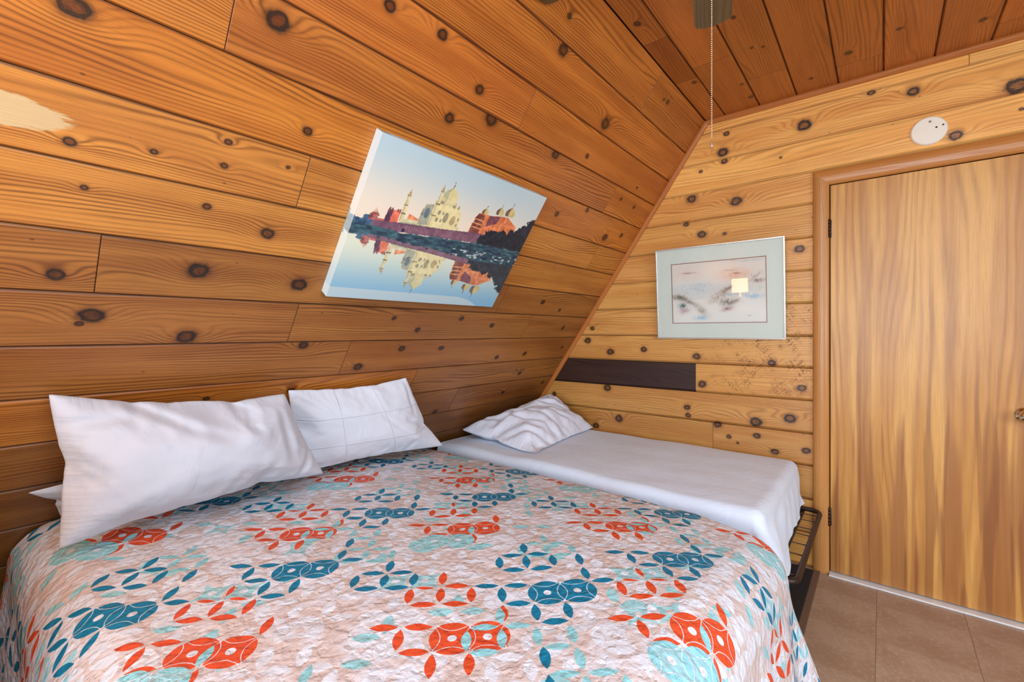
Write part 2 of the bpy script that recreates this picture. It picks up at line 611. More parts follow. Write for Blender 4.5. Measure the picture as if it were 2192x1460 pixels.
# ------------------------------------------------------------------ ceiling
XL, XR = sx(CZ), 2 * XC - sx(CZ)
cl = slab('ceiling', [(XL - .05, YB - .05, CZ + BD), (XR + .05, YB - .05, CZ + BD), (XR + .05, GY + .05, CZ + BD), (XL - .05, GY + .05, CZ + BD),
                      (XL - .05, YB - .05, CZ + .08), (XR + .05, YB - .05, CZ + .08), (XR + .05, GY + .05, CZ + .08), (XL - .05, GY + .05, CZ + .08)])
cx = [XL, -.7225, -.539, -.3596, -.1756, .0046, .189, .373]
while cx[-1] < XR - .2:
    cx.append(cx[-1] + .183)
cx.append(XR)
cj = {0: [1.96, 2.37], 1: [2.277], 2: [2.56], 4: [2.707], 7: [2.75]}
for i in range(len(cx) - 1):
    js = [YB] + sorted(cj.get(i, []) + [RW.uniform(-1.5, 0.8)]) + [GY]
    for j0, j1 in zip(js, js[1:]):
        t = rt((1, .97, .93), .10)
        if i == 0 and 1.9 < j0 < 2.0:
            t = (.72, .62, .55)
        plank(cl, M_ceil, lambda u, v, d: (v, u, CZ + d), j0 + .0006, j1 - .0006, cx[i], cx[i + 1],
              knots=[(k[0], k[1], k[2]) for k in CK], tint=t, bl=(.006, .006), bh=(.005, .005))

# ------------------------------------------------------------------ gable wall (far wall with the door)
DX0, DX1, DH = -.214, .548, 2.03
CO0, CO1, CTOP = -.287, .621, 2.113
gw = prism_y('wall_front', [(sx(0) - .02, 0), (2 * XC - sx(0) + .02, 0), (XR + .02, CZ + .02), (XL - .02, CZ + .02)], GY + .035, GY + .10)
gz = [0.0, .18, .36, .5405, .714, .891, 1.0655, 1.236, 1.4146, 1.59, 1.766, 1.945, 2.117, 2.290, 2.465, CZ]
gj = {5: [-.895], 3: [-.793], 14: [.3056]}
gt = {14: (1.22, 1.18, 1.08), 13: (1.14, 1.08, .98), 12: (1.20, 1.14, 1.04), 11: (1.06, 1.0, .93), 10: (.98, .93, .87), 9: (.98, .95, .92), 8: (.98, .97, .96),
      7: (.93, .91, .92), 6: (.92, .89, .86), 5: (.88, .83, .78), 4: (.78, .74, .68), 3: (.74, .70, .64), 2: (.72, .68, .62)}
xr = lambda z: 2 * XC - sx(z)
for i in range(len(gz) - 1):
    z0, z1 = gz[i], gz[i + 1]
    segs = []
    L0, R1 = sx(z0), xr(z0)
    if z0 >= CTOP - .02 and z1 > CTOP:
        segs.append(('L', None, 'R', None))
        base = [(None, None)]
    else:
        base = [(None, CO0 + .012), (CO1 - .012, None)]
    for a, b in base:
        js = [a] + (gj.get(i, []) if a is None else []) + [b]
        for p, q in zip(js, js[1:]):
            ua = (lambda v: sx(v) + .001) if p is None else None
            ub_ = (lambda v: xr(v) - .001) if q is None else None
            u0 = p if p is not None else L0
            u1 = q if q is not None else R1
            m_ = M_gable
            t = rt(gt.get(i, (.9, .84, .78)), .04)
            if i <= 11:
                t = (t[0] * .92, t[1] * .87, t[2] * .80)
            if i == 5 and p is None:
                m_, t = M_black, (1, 1, 1)
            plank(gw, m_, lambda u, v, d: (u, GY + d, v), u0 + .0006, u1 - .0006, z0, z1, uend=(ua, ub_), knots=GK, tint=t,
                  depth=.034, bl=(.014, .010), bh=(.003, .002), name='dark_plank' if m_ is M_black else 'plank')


# ------------------------------------------------------------------ trim
def strip(name, pts, w, mat, kind='structure', prof=None, tint=(1, 1, 1), parent=None, up=None):
    """moulding along a straight line a->b in the gable plane; side = in-plane direction"""
    a, b, side, out = [Vector(p) for p in pts]
    t = (b - a)
    L = t.length
    t.normalize()
    verts, wuv, faces = [], [], []
    pr = prof
    for k, (uu, p) in enumerate(((0, a), (L, b))):
        for (s_, o_) in pr:
            verts.append(p + side * s_ + out * o_)
            wuv.append((uu, s_, 3.3 + hash(name) % 7))
    m = len(pr)
    for k in range(m):
        faces.append((k, (k + 1) % m, m + (k + 1) % m, m + k))
    faces.append(tuple(range(m)))
    faces.append(tuple(reversed(range(m, 2 * m))))
    me = mesh(name, verts, faces)
    bm = bmesh.new(); bm.from_mesh(me); bmesh.ops.recalc_face_normals(bm, faces=bm.faces); bm.to_mesh(me); bm.free()
    set_attrs(me, [tuple(w_) for w_ in wuv], tint, [])
    o = link(name, me, mat, parent)
    if kind:
        o['kind'] = kind
    return o


trim_prof = [(0, 0), (0, .017), (.008, .020), (.018, .019), (.024, .013), (.028, .006), (.028, 0)]
sl = Vector((KS, 0, 1)).normalized()
inn = Vector((1, 0, -KS)).normalized()
strip('trim_1', ((sx(.3), GY, .3), (sx(CZ), GY, CZ), inn, (0, -1, 0)), .028, M_trim, prof=trim_prof)
strip('trim_2', ((XL + .012, GY, CZ), (XR - .012, GY, CZ), (0, 0, -1), (0, -1, 0)), .028, M_trim, prof=trim_prof)

# door casing: rounded section
cas = [(0, 0), (0, .006)] + [(0.0365 - 0.0365 * math.cos(a), .006 + .021 * math.sin(a)) for a in [PI * k / 10 for k in range(1, 10)]] + [(.073, .006), (.073, 0)]
cas2 = [(s_ * .083 / .073, o_) for s_, o_ in cas]
strip('trim_3', ((CO0, GY, 0), (CO0, GY, CTOP - .042), (1, 0, 0), (0, -1, 0)), .07, M_casing, prof=cas)
strip('trim_4', ((CO1, GY, 0), (CO1, GY, CTOP - .042), (-1, 0, 0), (0, -1, 0)), .07, M_casing, prof=cas)
# head casing with mitred ends
hv, hw, hf = [], [], []
for k, (x0, sgn) in enumerate(((CO0, 1), (CO1, -1))):
    for (s_, o_) in cas2:
        hv.append((x0 + sgn * s_ * .88, GY - o_, CTOP - s_))
        hw.append((x0 + sgn * s_, s_, 2.2))
m = len(cas2)
for k in range(m):
    hf.append((k, (k + 1) % m, m + (k + 1) % m, m + k))
hf += [tuple(range(m)), tuple(reversed(range(m, 2 * m)))]
me = mesh('trim_5', hv, hf)
bm = bmesh.new(); bm.from_mesh(me); bmesh.ops.recalc_face_normals(bm, faces=bm.faces); bm.to_mesh(me); bm.free()
set_attrs(me, hw, (1.06, .98, .9), [])
o = link('trim_5', me, M_casing); o['kind'] = 'structure'
# mitred tops of the side casings
for nm, x0, sgn in (('trim_6', CO0, 1), ('trim_7', CO1, -1)):
    vs, wv, fs = [], [], []
    for (s_, o_), (s2, _) in zip(cas, cas2):
        vs.append((x0 + sgn * s_, GY - o_, CTOP - .043)); wv.append((0, s_, 1))
    for (s_, o_), (s2, _) in zip(cas, cas2):
        vs.append((x0 + sgn * s_, GY - o_, CTOP - s2)); wv.append((.05, s_, 1))
    for k in range(m):
        fs.append((k, (k + 1) % m, m + (k + 1) % m, m + k))
    fs += [tuple(range(m)), tuple(reversed(range(m, 2 * m)))]
    me = mesh(nm, vs, fs)
    bm = bmesh.new(); bm.from_mesh(me); bmesh.ops.recalc_face_normals(bm, faces=bm.faces); bm.to_mesh(me); bm.free()
    set_attrs(me, wv, (1, 1, 1), [])
    o = link(nm, me, M_casing); o['kind'] = 'structure'

# ------------------------------------------------------------------ door
def grid_box(name, x0, x1, y0, y1, z0, z1, mat, parent=None, vert=True):
    bm = bmesh.new()
    add_box(bm, ((x0 + x1) / 2, (y0 + y1) / 2, (z0 + z1) / 2), (x1 - x0, y1 - y0, z1 - z0), .0015, 1)
    bmesh.ops.recalc_face_normals(bm, faces=bm.faces)
    me = bpy.data.meshes.new(name); bm.to_mesh(me); bm.free()
    set_attrs(me, [(v.co.z, v.co.x, 4.7) if vert else (v.co.x, v.co.z, 1.7) for v in me.vertices], (1, 1, 1), [])
    return link(name, me, mat, parent)


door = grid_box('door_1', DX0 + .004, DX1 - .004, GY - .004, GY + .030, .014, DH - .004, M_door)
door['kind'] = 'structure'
M_brass = plain('worn_brass', lin(222, 212, 190), .16, 1.0, 6, .06)
M_dkmetal = plain('dark_bronze', lin(62, 44, 34), .45, .7, 60, .2)
bm = bmesh.new()
add_lathe(bm, [(.032, 0), (.032, .004), (.027, .009), (.013, .012), (.011, .030), (.016, .036), (.025, .044), (.0275, .053), (.026, .062), (.020, .069), (.010, .073), (0, .074)], 36,
          (.474, GY - .004, .905), 'Y')
from_bm('door_knob', bm, M_brass, door, True)
for hz in (1.80, .296):
    bm = bmesh.new()
    for k in range(5):
        add_lathe(bm, [(.0, 0), (.0062, .0004), (.0062, .0180), (.0, .0184)], 14, (DX0 - .001, GY - .011, hz - .047 + k * .0188))
    add_lathe(bm, [(0, 0), (.004, .001), (.0045, .004), (0, .006)], 12, (DX0 - .001, GY - .011, hz + .047))
    add_box(bm, (DX0 + .003, GY - .0055, hz), (.012, .003, .092), .0005, 1)
    from_bm('hinge', bm, M_dkmetal, door, True)
# dark jamb behind the gap and metal threshold
jb = grid_box('trim_8', DX0 - .012, DX1 + .012, GY + .031, GY + .036, 0, DH + .012, M_back); jb['kind'] = 'structure'
M_thresh = plain('threshold_metal', lin(236, 238, 238), .4, .2, 40, .15)
th = grid_box('trim_9', DX0, DX1, GY - .045, GY + .030, 0.0005, .0085, M_thresh); th['kind'] = 'structure'

# ------------------------------------------------------------------ floor: vinyl tiles
g = G('vinyl_tile', .42)
co = g.coords('Object')
n1 = g.noise(co, 5.0, 5.0, .65)
n2 = g.noise(co, 60.0, 4.0, .7)
n3 = g.noise(co, 2.2, 2.0)
c = g.mix(n1.step(.35, .65), lin(178, 150, 126), lin(160, 130, 106))
c = g.mix(n2.step(.48, .66) * .5, c, lin(198, 172, 150))
c = g.mix(n3.step(.52, .7) * .3, c, lin(150, 112, 84))
oi = g.t.nodes.new('ShaderNodeObjectInfo')
rr = X(g.t, oi.outputs['Random'])
c = g.mix((rr - .5) * .25 + .12, c, lin(150, 116, 90))
g.color(c)
g.bump(n2, .12, .001)
M_tile = g.mat
fl = slab('floor', [(-2.7, YB - .1, -.004), (3.5, YB - .1, -.004), (3.5, GY + .1, -.004), (-2.7, GY + .1, -.004),
                    (-2.7, YB - .1, -.08), (3.5, YB - .1, -.08), (3.5, GY + .1, -.08), (-2.7, GY + .1, -.08)], mat=plain('floor_backing', lin(60, 44, 34), .8))
tme = None
TS = .305
x = -.325 - 2 * TS
ts = []
bm = bmesh.new()
add_box(bm, (0, 0, -.0018), (TS - .0009, TS - .0009, .0036), .0004, 1)
bmesh.ops.recalc_face_normals(bm, faces=bm.faces)
tme = bpy.data.meshes.new('tile'); bm.to_mesh(tme); bm.free(); tme.materials.append(M_tile)
for i in range(9):
    for j in range(-2, 13):
        yc = 2.69 + TS / 2 - j * TS
        if yc + TS / 2 > GY + .1:
            continue
        t_ = bpy.data.objects.new('tile', tme)
        COL.objects.link(t_)
        t_.parent = fl
        t_.location = (-.325 + TS / 2 + (i - 2) * TS, yc, 0)

# far end strip of tile between last joint and wall is covered by j=0; right/back walls
bwpoly = [(sx(0), 0), (xr(0), 0), (XR, CZ), (XL, CZ)]
# back wall with a window opening: four pieces around it
WX0, WX1, WZ0, WZ1 = -.95, 1.25, .68, 2.22
M_bw = M_bounce
bw = empty('wall_back', (0, YB, 0)); bw['kind'] = 'structure'
bz = gz
for i in range(len(bz) - 1):
    z0, z1 = bz[i], bz[i + 1]
    if z1 <= WZ0 + .05 or z0 >= WZ1 - .05:
        parts_ = [(None, None)]
    else:
        parts_ = [(None, WX0), (WX1, None)]
    for a, b in parts_:
        u0 = a if a is not None else sx(z0)
        u1 = b if b is not None else xr(z0)
        o = plank(bw, M_bw, lambda u, v, d: (u, -d, v), u0, u1, z0, z1,
                  uend=((lambda v: sx(v)) if a is None else None, (lambda v: xr(v)) if b is None else None), tint=rt((.95, .9, .85)), bl=(.01, .008))
M_white = plain('white_paint', lin(232, 230, 224), .45, 0, 8, .03)
bm = bmesh.new()
for (a, b, c_, d) in ((WX0, WX1, WZ0 - .02, WZ0 + .04), (WX0, WX1, WZ1 - .04, WZ1 + .03), (WX0 - .03, WX0 + .03, WZ0, WZ1), (WX1 - .03, WX1 + .03, WZ0, WZ1), (.12, .18, WZ0, WZ1)):
    add_box(bm, ((a + b) / 2, YB - .02, (c_ + d) / 2), (b - a, .07, d - c_), .004, 1)
wo = from_bm('window_1', bm, M_white); wo['kind'] = 'structure'

bm = bmesh.new()  # unseen frame made up around the side fill light
YA, YBb = -.70, 1.30
for (ya, yb, za, zb) in ((YA, YBb, .86, .92), (YA, YBb, 1.92, 1.98), (YA, YA + .05, .9, 1.94), (YBb - .05, YBb, .9, 1.94), (.28, .33, .9, 1.94)):
    vs = [bm.verts.new((2 * XC - sx(z) - NXa * bk * -1, y, z - NZ * bk)) for NXa in (abs(NX),) for bk in (-.005, .05) for y, z in ((ya, za), (yb, za), (yb, zb), (ya, zb))]
    for f in ((0, 1, 2, 3), (4, 5, 6, 7), (0, 1, 5, 4), (1, 2, 6, 5), (2, 3, 7, 6), (3, 0, 4, 7)):
        bm.faces.new([vs[k] for k in f])
wo = from_bm('side_fill_frame', bm, M_white); wo['kind'] = 'structure'
fill_box = empty('fill_light_box', (.55, -.15, CZ))  # housing added to dress the unseen overhead fill
bm = bmesh.new(); add_box(bm, (0, 0, -.022), (1.0, 1.0, .040), .006, 2)
from_bm('housing', bm, M_white, fill_box)
tag(fill_box, 'square white housing added around the unseen overhead fill light', 'ceiling light')

# ------------------------------------------------------------------ rug under the beds
M_rug = plain('dark_rug', lin(34, 28, 26), .95, 0, 120, .3, .4)
M_rugedge = plain('rug_binding', lin(112, 84, 64), .85, 0, 90, .15)
rug = empty('rug', (-1.4, 1.5, 0))
bm = bmesh.new(); add_box(bm, (-1.235 + 1.4, 1.37 - 1.5, .005), (1.91, 2.98, .009), .003, 2)
from_bm('pile', bm, M_rug, rug)
bm = bmesh.new(); add_box(bm, (-.2655 + 1.4, 1.37 - 1.5, .004), (.029, 3.0, .0075), .002, 2)
from_bm('binding', bm, M_rugedge, rug)
tag(rug, 'black flat rug with brown binding under the beds beside the tiled floor', 'rug')


# ------------------------------------------------------------------ draped cloth
def smooth01(a):
    a = np.clip(a, 0, 1)
    return a * a * (3 - 2 * a)


def fnoise(x, y, z, scale=1.0):
    out = np.empty(x.size)
    xf_, yf_, zf_ = x.ravel() * scale, y.ravel() * scale, np.broadcast_to(z, x.shape).ravel() * scale
    for i in range(x.size):
        out[i] = mnoise.noise((xf_[i], yf_[i], zf_[i]))
    return out.reshape(x.shape)


def cnoise(x, y, seed, scale, octv=2):
    """cheap vectorised value noise"""
    rs = np.random.RandomState(seed)
    T = rs.rand(64, 64) * 2 - 1
    o = 0
    a = 1.0
    for k in range(octv):
        X_, Y_ = x * scale + 11.3 * k, y * scale + 7.7 * k
        xi, yi = np.floor(X_).astype(int), np.floor(Y_).astype(int)
        fx, fy = smooth01(X_ - xi), smooth01(Y_ - yi)
        g00, g10 = T[xi % 64, yi % 64], T[(xi + 1) % 64, yi % 64]
        g01, g11 = T[xi % 64, (yi + 1) % 64], T[(xi + 1) % 64, (yi + 1) % 64]
        o = o + a * ((g00 * (1 - fx) + g10 * fx) * (1 - fy) + (g01 * (1 - fx) + g11 * fx) * fy)
        a *= .5
        scale *= 2.1
    return o


def drape(xh, xf, y0, y1, r, ztop, dfoot, dl, dr, flare, ripple, step):
    Lx, Wy = xf - r - xh, (y1 - r) - (y0 + r)
    s = np.arange(0, Lx + dfoot + step, step)
    t = np.arange(-dl, Wy + dr + step, step)
    S_, T_ = np.meshgrid(s, t, indexing='ij')
    bx = np.minimum(S_, Lx) + xh
    by = np.clip(T_, 0, Wy) + y0 + r
    ex = np.maximum(0, S_ - Lx)
    ey = np.where(T_ < 0, T_, np.where(T_ > Wy, T_ - Wy, 0))
    hyp = np.hypot(ex, ey) + 1e-9
    e = (ex ** 4 + np.abs(ey) ** 4) ** .25
    dx, dy = ex / hyp, ey / hyp
    a = np.minimum(e / r, PI / 2)
    below = np.maximum(0, e - r * PI / 2)
    h = r * np.sin(a)
    dz = r * (1 - np.cos(a)) + below
    ang = np.arctan2(dy, dx)
    h = h + flare(bx, by, ang, below, e) + ripple(bx, by, ang, below)
    x = bx + dx * h
    y = by + dy * h
    z = ztop(bx, by) - dz
    return S_ + xh, T_ + y0 + r, x, y, z


def grid_mesh(name, x, y, z):
    n, m = x.shape
    V = np.stack([x, y, z], -1).reshape(-1, 3)
    idx = np.arange(n * m).reshape(n, m)
    Fq = np.stack([idx[:-1, :-1], idx[1:, :-1], idx[1:, 1:], idx[:-1, 1:]], -1).reshape(-1, 4)
    me = bpy.data.meshes.new(name)
    me.vertices.add(len(V)); me.vertices.foreach_set('co', V.astype(np.float32).ravel())
    me.loops.add(Fq.size); me.loops.foreach_set('vertex_index', Fq.ravel().astype(np.int32))
    me.polygons.add(len(Fq))
    me.polygons.foreach_set('loop_start', np.arange(0, Fq.size, 4, dtype=np.int32))
    me.polygons.foreach_set('loop_total', np.full(len(Fq), 4, np.int32))
    me.update(calc_edges=True)
    me.polygons.foreach_set('use_smooth', np.ones(len(Fq), bool))
    return me, Fq


# ------------------------------------------------------------------ king bed (under the quilt)
M_matt = fabric('mattress_ticking', lin(226, 226, 230), .15)
M_frame = plain('bed_frame_metal', lin(70, 58, 52), .45, .8, 30, .15)
BY0, BY1, BXF = .112, 1.885, -.238
kb = empty('king_bed', (-1.2, 1.0, 0))
KO = Vector((-1.2, 1.0, 0))


def kbox(name, c, s, bev, mat, par):
    bm = bmesh.new()
    add_box(bm, Vector(c) - KO, s, bev, 4)
    return from_bm(name, bm, mat, par, True)


kbox('mattress', ((-2.10 + BXF - .08) / 2, (BY0 + BY1) / 2, .43), (BXF - .08 + 2.10, BY1 - BY0 - .16, .18), .06, M_matt, kb)
kbox('box_spring', ((-2.18 + BXF - .05) / 2, (BY0 + BY1) / 2, .25), (BXF - .12 + 2.18, BY1 - BY0 - .16, .18), .02, M_matt, kb)
for lx in (-2.1, -.35):
    for ly in (BY0 + .12, BY1 - .12):
        bm = bmesh.new()
        add_tube(bm, [(lx + 1.2, ly - 1.0, .01), (lx + 1.2, ly - 1.0, .165)], .022, 12)
        from_bm('leg', bm, M_frame, kb, True)
tag(kb, 'wide double bed against the sloped wall, covered by the patterned quilt', 'bed')

# ------------------------------------------------------------------ quilt
YM = (BY0 + BY1) / 2


def q_top(x, y):
    q = (y - YM) / (BY1 - BY0) * 2
    z = .612 - np.where(q > 0, .050, .020) * np.abs(q) ** 2.4
    z = z - .042 * smooth01((x + .75) / .45) ** 2 * smooth01((q - .2) / .8)
    z = z + .045 * smooth01((-x - 1.6) / .5) * smooth01((.75 - y) / .5)
    z = z + .0045 * cnoise(x, y, 3, 4.5, 3)
    return z


def q_flare(x, y, ang, below, e):
    foot = np.cos(ang) ** 2
    corner = np.sin(2 * np.abs(ang)) ** 2 * (np.abs(ang) < PI / 2)
    right = (ang > 0)
    f = foot * .13 + corner * np.where(right, .34, .34) + np.where(ang < -1.2, .07, 0.0)
    return f * below


def q_ripple(x, y, ang, below):
    k = smooth01(below / .12)
    corner = (np.sin(2 * np.abs(ang)) ** 2) * (np.abs(ang) < 1.6)
    foot = (np.abs(ang) < .8)
    r1 = .012 * np.sin(y * 19 + 1.1 + 2.2 * np.sin(y * 5)) * k * foot
    r2 = .05 * np.cos((np.abs(ang) - .30) * 8.0) * k * corner * smooth01(below / .35)
    r3 = np.where(ang > 0, .002, .010) * np.sin(x * 16 + 2 * np.sin(x * 3.3)) * k * (np.abs(ang) > 1.2)
    return r1 + r2 + r3


CELL = .0757
A43 = math.radians(43)
US, VS, qx, qy, qz = drape(-2.20, BXF, BY0, BY1, .15, q_top, .62, .62, .54, q_flare, q_ripple, .0085)
# the cloth never goes through the sloped wall nor the floor
qx = np.maximum(qx, sx(qz) + .012)
low = np.maximum(0, .03 - qz)
qz = np.where(qz < .03, .03 - .0 * low, qz)
# quilted relief, pushed up
qz = qz + .0016 * np.abs(cnoise(US, VS, 9, 34, 2))
qm, QF = grid_mesh('quilt', qx, qy, qz)
PP = (US * math.cos(A43) + VS * math.sin(A43) - .1656) / CELL + .5
QQ = (-US * math.sin(A43) + VS * math.cos(A43) - 1.1292) / CELL + .5
uvw = np.stack([PP, QQ, np.zeros_like(PP)], -1).reshape(-1, 3).astype(np.float32)
a = qm.attributes.new('cuv', 'FLOAT_VECTOR', 'POINT')
a.data.foreach_set('vector', uvw.ravel())

# motif tables on the lattice; colour codes 1 orange, 2 teal, 3 aqua, 4 white
MH = [(-2, 1), (-1, 1), (0, 1), (1, 1), (2, 1), (-1, 0), (0, 0), (1, 0), (0, -1)]
MV = [(-1, 0), (0, 0), (1, 0), (2, 0), (0, -1), (1, -1), (2, 1), (2, 2)]
MF = [(0, 0), (1, 0)]
LH = [(-1, 0), (0, 0), (0, -1), (-1, -1)]
LV = [(0, 0), (0, -1), (-1, -1), (1, -1)]


def build_layers():
    rs = random.Random(8)
    base = {}

    def put(d, kind, i, j, c):
        d[(kind, i, j)] = c

    def motif(d, bi, bj, c, H=MH, V=MV, F_=MF, skip=()):
        for i, j in H:
            if ('H', i, j) not in skip:
                put(d, 'H', bi + i, bj + j, c)
        for i, j in V:
            if ('V', i, j) not in skip:
                put(d, 'V', bi + i, bj + j, c)
        for i, j in F_:
            put(d, 'F', bi + i, bj + j, c)

    L1, L2, L3 = {}, {}, {}
    rng = range(-8, 9)
    for m_ in rng:
        for n_ in rng:
            bi, bj = 7 * m_, 7 * n_
            odd = (m_ + n_) % 2
            # orange
            motif(L1, bi - 3, bj - 2, 1, H=[h for h in MH if h != (0, -1) and h != (2, 1)], V=[v for v in MV if v != (2, 2)])
            motif(L1, bi - 3, bj + 1, 1, H=LH, V=LV, F_=[])
            # aqua, printed slightly off register over the orange
            if odd:
                for i, j in ((-1, -1), (0, -1)):
                    put(L2, 'F', bi - 3 + i, bj - 2 + j, 3)
                motif(L2, bi - 3, bj - 3, 3, H=[(-1, 1), (0, 1), (0, 0), (-1, 0), (1, 0)], V=[(-1, 0), (0, 0), (1, 0), (1, 1)], F_=[])
            else:
                motif(L2, bi - 3, bj - 2, 3, H=[(1, 1), (2, 1), (1, 0), (3, 0)], V=[(1, 0), (2, 0), (2, 1), (3, 0), (4, 0)], F_=[])
            motif(L2, bi + 1, bj + 4, 3, H=LH, V=LV, F_=[])
            for i, j in ((2, 1), (3, 1)):
                put(L2, 'F', bi + i + (0 if odd else 1), bj + j, 3)
    for m_ in rng:
        for n_ in rng:
            bi, bj = 7 * m_, 7 * n_
            if (m_ + n_) % 2 == 0:
                motif(L1, bi, bj, 2)
                motif(L1, bi, bj + 3, 2, H=LH, V=LV, F_=[])
            else:
                motif(L1, bi - 2, bj + 2, 2)
                motif(L1, bi + 2, bj + 2, 2, H=LH, V=LV, F_=[])
    for i in range(-60, 60):
        for j in range(-60, 60):
            for kd, p in (('H', .80), ('V', .80), ('F', .20)):
                q = rs.random()
                if q < p:
                    L3[(kd, i, j)] = 4 if rs.random() < .84 else 3
    return L1, L2, L3


LAY = build_layers()
OFF = [(0.0, 0.0), (.10, .12), (.42, .37)]
cu = uvw[QF[:, 0], :2] * .25 + uvw[QF[:, 1], :2] * .25 + uvw[QF[:, 2], :2] * .25 + uvw[QF[:, 3], :2] * .25
for li, (d, (ou, ov)) in enumerate(zip(LAY, OFF)):
    U_, V_ = cu[:, 0] + ou, cu[:, 1] + ov
    ii, jj = np.floor(U_).astype(int), np.floor(V_).astype(int)
    du, dv = U_ - ii - .5, V_ - jj - .5
    vert = np.abs(du) > np.abs(dv)
    out = np.zeros((len(cu), 3), np.float32)
    for k in range(len(cu)):
        i, j = int(ii[k]), int(jj[k])
        if vert[k]:
            c = d.get(('V', i + (1 if du[k] > 0 else 0), j), 0)
        else:
            c = d.get(('H', i, j + (1 if dv[k] > 0 else 0)), 0)
        out[k, 0] = c
        out[k, 1] = d.get(('F', i, j), 0)
    at = qm.attributes.new('lay%d' % li, 'FLOAT_VECTOR', 'FACE')
    at.data.foreach_set('vector', out.ravel())

g = G('printed_quilt', .55)
g.bsdf.inputs['Specular IOR Level'].default_value = .4
U0, V0, _ = g.sep(g.attr('cuv').outputs['Vector'])
cvec = g.vec(U0, V0)
wb = g.noise(cvec, 3.0, 3.0, .6)
wb2 = g.noise(g.vec(U0 + 31.0, V0 + 17.0), 3.0, 3.0, .6)
C_or, C_te, C_aq, C_wh = lin(216, 78, 40), lin(0, 118, 154), lin(142, 204, 212), lin(216, 222, 233)
ground = g.mix(g.noise(cvec, .9, 3.0).step(.46, .62), lin(206, 190, 186), lin(216, 211, 216))
col = ground


def layer(g, col, li, off, width, jit):
    U = U0 + off[0] + (wb - .5) * jit
    V = V0 + off[1] + (wb2 - .5) * jit
    lf, fi, _ = g.sep(g.attr('lay%d' % li).outputs['Vector'])
    du = (U.frac() - .5)
    dv = (V.frac() - .5)
    au, av = du.abs(), dv.abs()
    vert = au.gt(av)
    along = (dv * vert) + (du * (vert * -1.0 + 1.0))
    across = au.max(av) * -1.0 + .5
    lens = (along * along * (-1.0 / (.415 * .415)) + 1.0) * width
    m_leaf = (lens - across).step(-.004, .008) * lf.gt(.5)
    d_fill = across - lens.max(0.0)
    hole = ((du * du) + (dv * dv)).sqrt()
    hasf = fi.gt(.5)
    m_fill = d_fill.step(.018, .028) * hole.step(.125, .14) * hasf
    m_gap = hasf * (d_fill.step(.032, .018) * d_fill.step(-.002, .002) + hole.step(.14, .125)).clamp()

    def pick(code):
        c1 = g.mix(code.gt(1.5), C_or, C_te)
        c2 = g.mix(code.gt(2.5), c1, C_aq)
        return g.mix(code.gt(3.5), c2, C_wh)
    if li != 2:
        col = g.mix(m_gap * .9, col, C_wh)
    col = g.mix(m_fill * (.85 if li else 1.0), col, pick(fi))
    return g.mix(m_leaf * (1.0 if li < 2 else .9), col, pick(lf))


col = layer(g, col, 2, OFF[2], .185, .10)
# orange and teal sit on one lattice; the aqua is printed over the orange and beneath the teal
lf1, fi1, _ = g.sep(g.attr('lay0').outputs['Vector'])
c_main = layer(g, col, 0, OFF[0], .152, .035)
c_aq = layer(g, c_main, 1, OFF[1], .145, .05)
is_teal = (lf1.gt(1.5) + fi1.gt(1.5)).clamp()
col = g.mix(is_teal, c_aq, layer(g, layer(g, col, 1, OFF[1], .145, .05), 0, OFF[0], .152, .035))
g.color(col)
vq = X(g.t, g.voronoi(g.vec(U0 + wb * .5, V0 + wb2 * .5), 4.6, 'SMOOTH_F1').outputs['Distance'])
nq = g.noise(cvec, 3.2, 2.0, .5, .4)
g.bump(vq * 1.5 + nq * .3, .75, .005)
M_quilt = g.mat
quilt = link('quilt', qm, M_quilt)
tag(quilt, 'quilted bedspread printed with orange, teal and aqua leaves on the wide bed', 'quilt')

# ------------------------------------------------------------------ twin bed: platform, mattress, sheet
TY0, TY1, TXF = 1.925, 2.862, -.345
tb = empty('twin_bed', (-1.3, 2.4, 0))
TO = Vector((-1.3, 2.4, 0))
bm = bmesh.new(); add_box(bm, Vector(((-2.10 + TXF - .02) / 2, (TY0 + TY1) / 2, .452)) - TO, (TXF - .05 + 2.10, TY1 - TY0 - .06, .185), .04, 4)
from_bm('mattress', bm, M_matt, tb, True)
DZ = .345
fr = []
XE, YE0, YE1 = -.243, 1.935, 2.79
rc = .045
path = [(-2.15, YE1, DZ), (XE - rc, YE1, DZ)] + [(XE - rc + rc * math.sin(a), YE1 - rc + rc * math.cos(a), DZ) for a in (PI / 8, PI / 4, 3 * PI / 8)] + \
       [(XE, YE1 - rc, DZ), (XE, YE0 + rc, DZ)] + [(XE - rc + rc * math.cos(a), YE0 + rc - rc * math.sin(a), DZ) for a in (PI / 8, PI / 4, 3 * PI / 8)] + [(XE - rc, YE0, DZ), (-2.15, YE0, DZ)]
bm = bmesh.new()
add_tube(bm, [Vector(p) - TO for p in path], .0115, 10)
from_bm('deck_frame', bm, M_frame, tb, True)
for k, wy in enumerate((1.99, 2.087, 2.187, 2.297, 2.405, 2.491, 2.603, 2.70)):
    bm = bmesh.new()
    pts = [Vector((XE - .003 - .12 * q, wy + .002 * math.sin(q * 2.3 + k), DZ + .006 - .003 * math.sin(q + k))) - TO for q in range(0, 16)]
    add_tube(bm, pts, .0024, 6)
    from_bm('wire', bm, M_frame, tb, True)
for k in range(5):
    bm = bmesh.new()
    xx = -2.0 + k * .42
    add_tube(bm, [Vector((xx, YE0, DZ - .012)) - TO, Vector((xx, YE1, DZ - .012)) - TO], .010, 8)
    from_bm('cross_bar', bm, M_frame, tb, True)
for lx in (-2.0, -.75):
    for ly in (YE0 + .05, YE1 - .05):
        bm = bmesh.new()
        add_tube(bm, [Vector((lx, ly, .01)) - TO, Vector((lx, ly, DZ - .012)) - TO], .013, 10)
        from_bm('leg', bm, M_frame, tb, True)
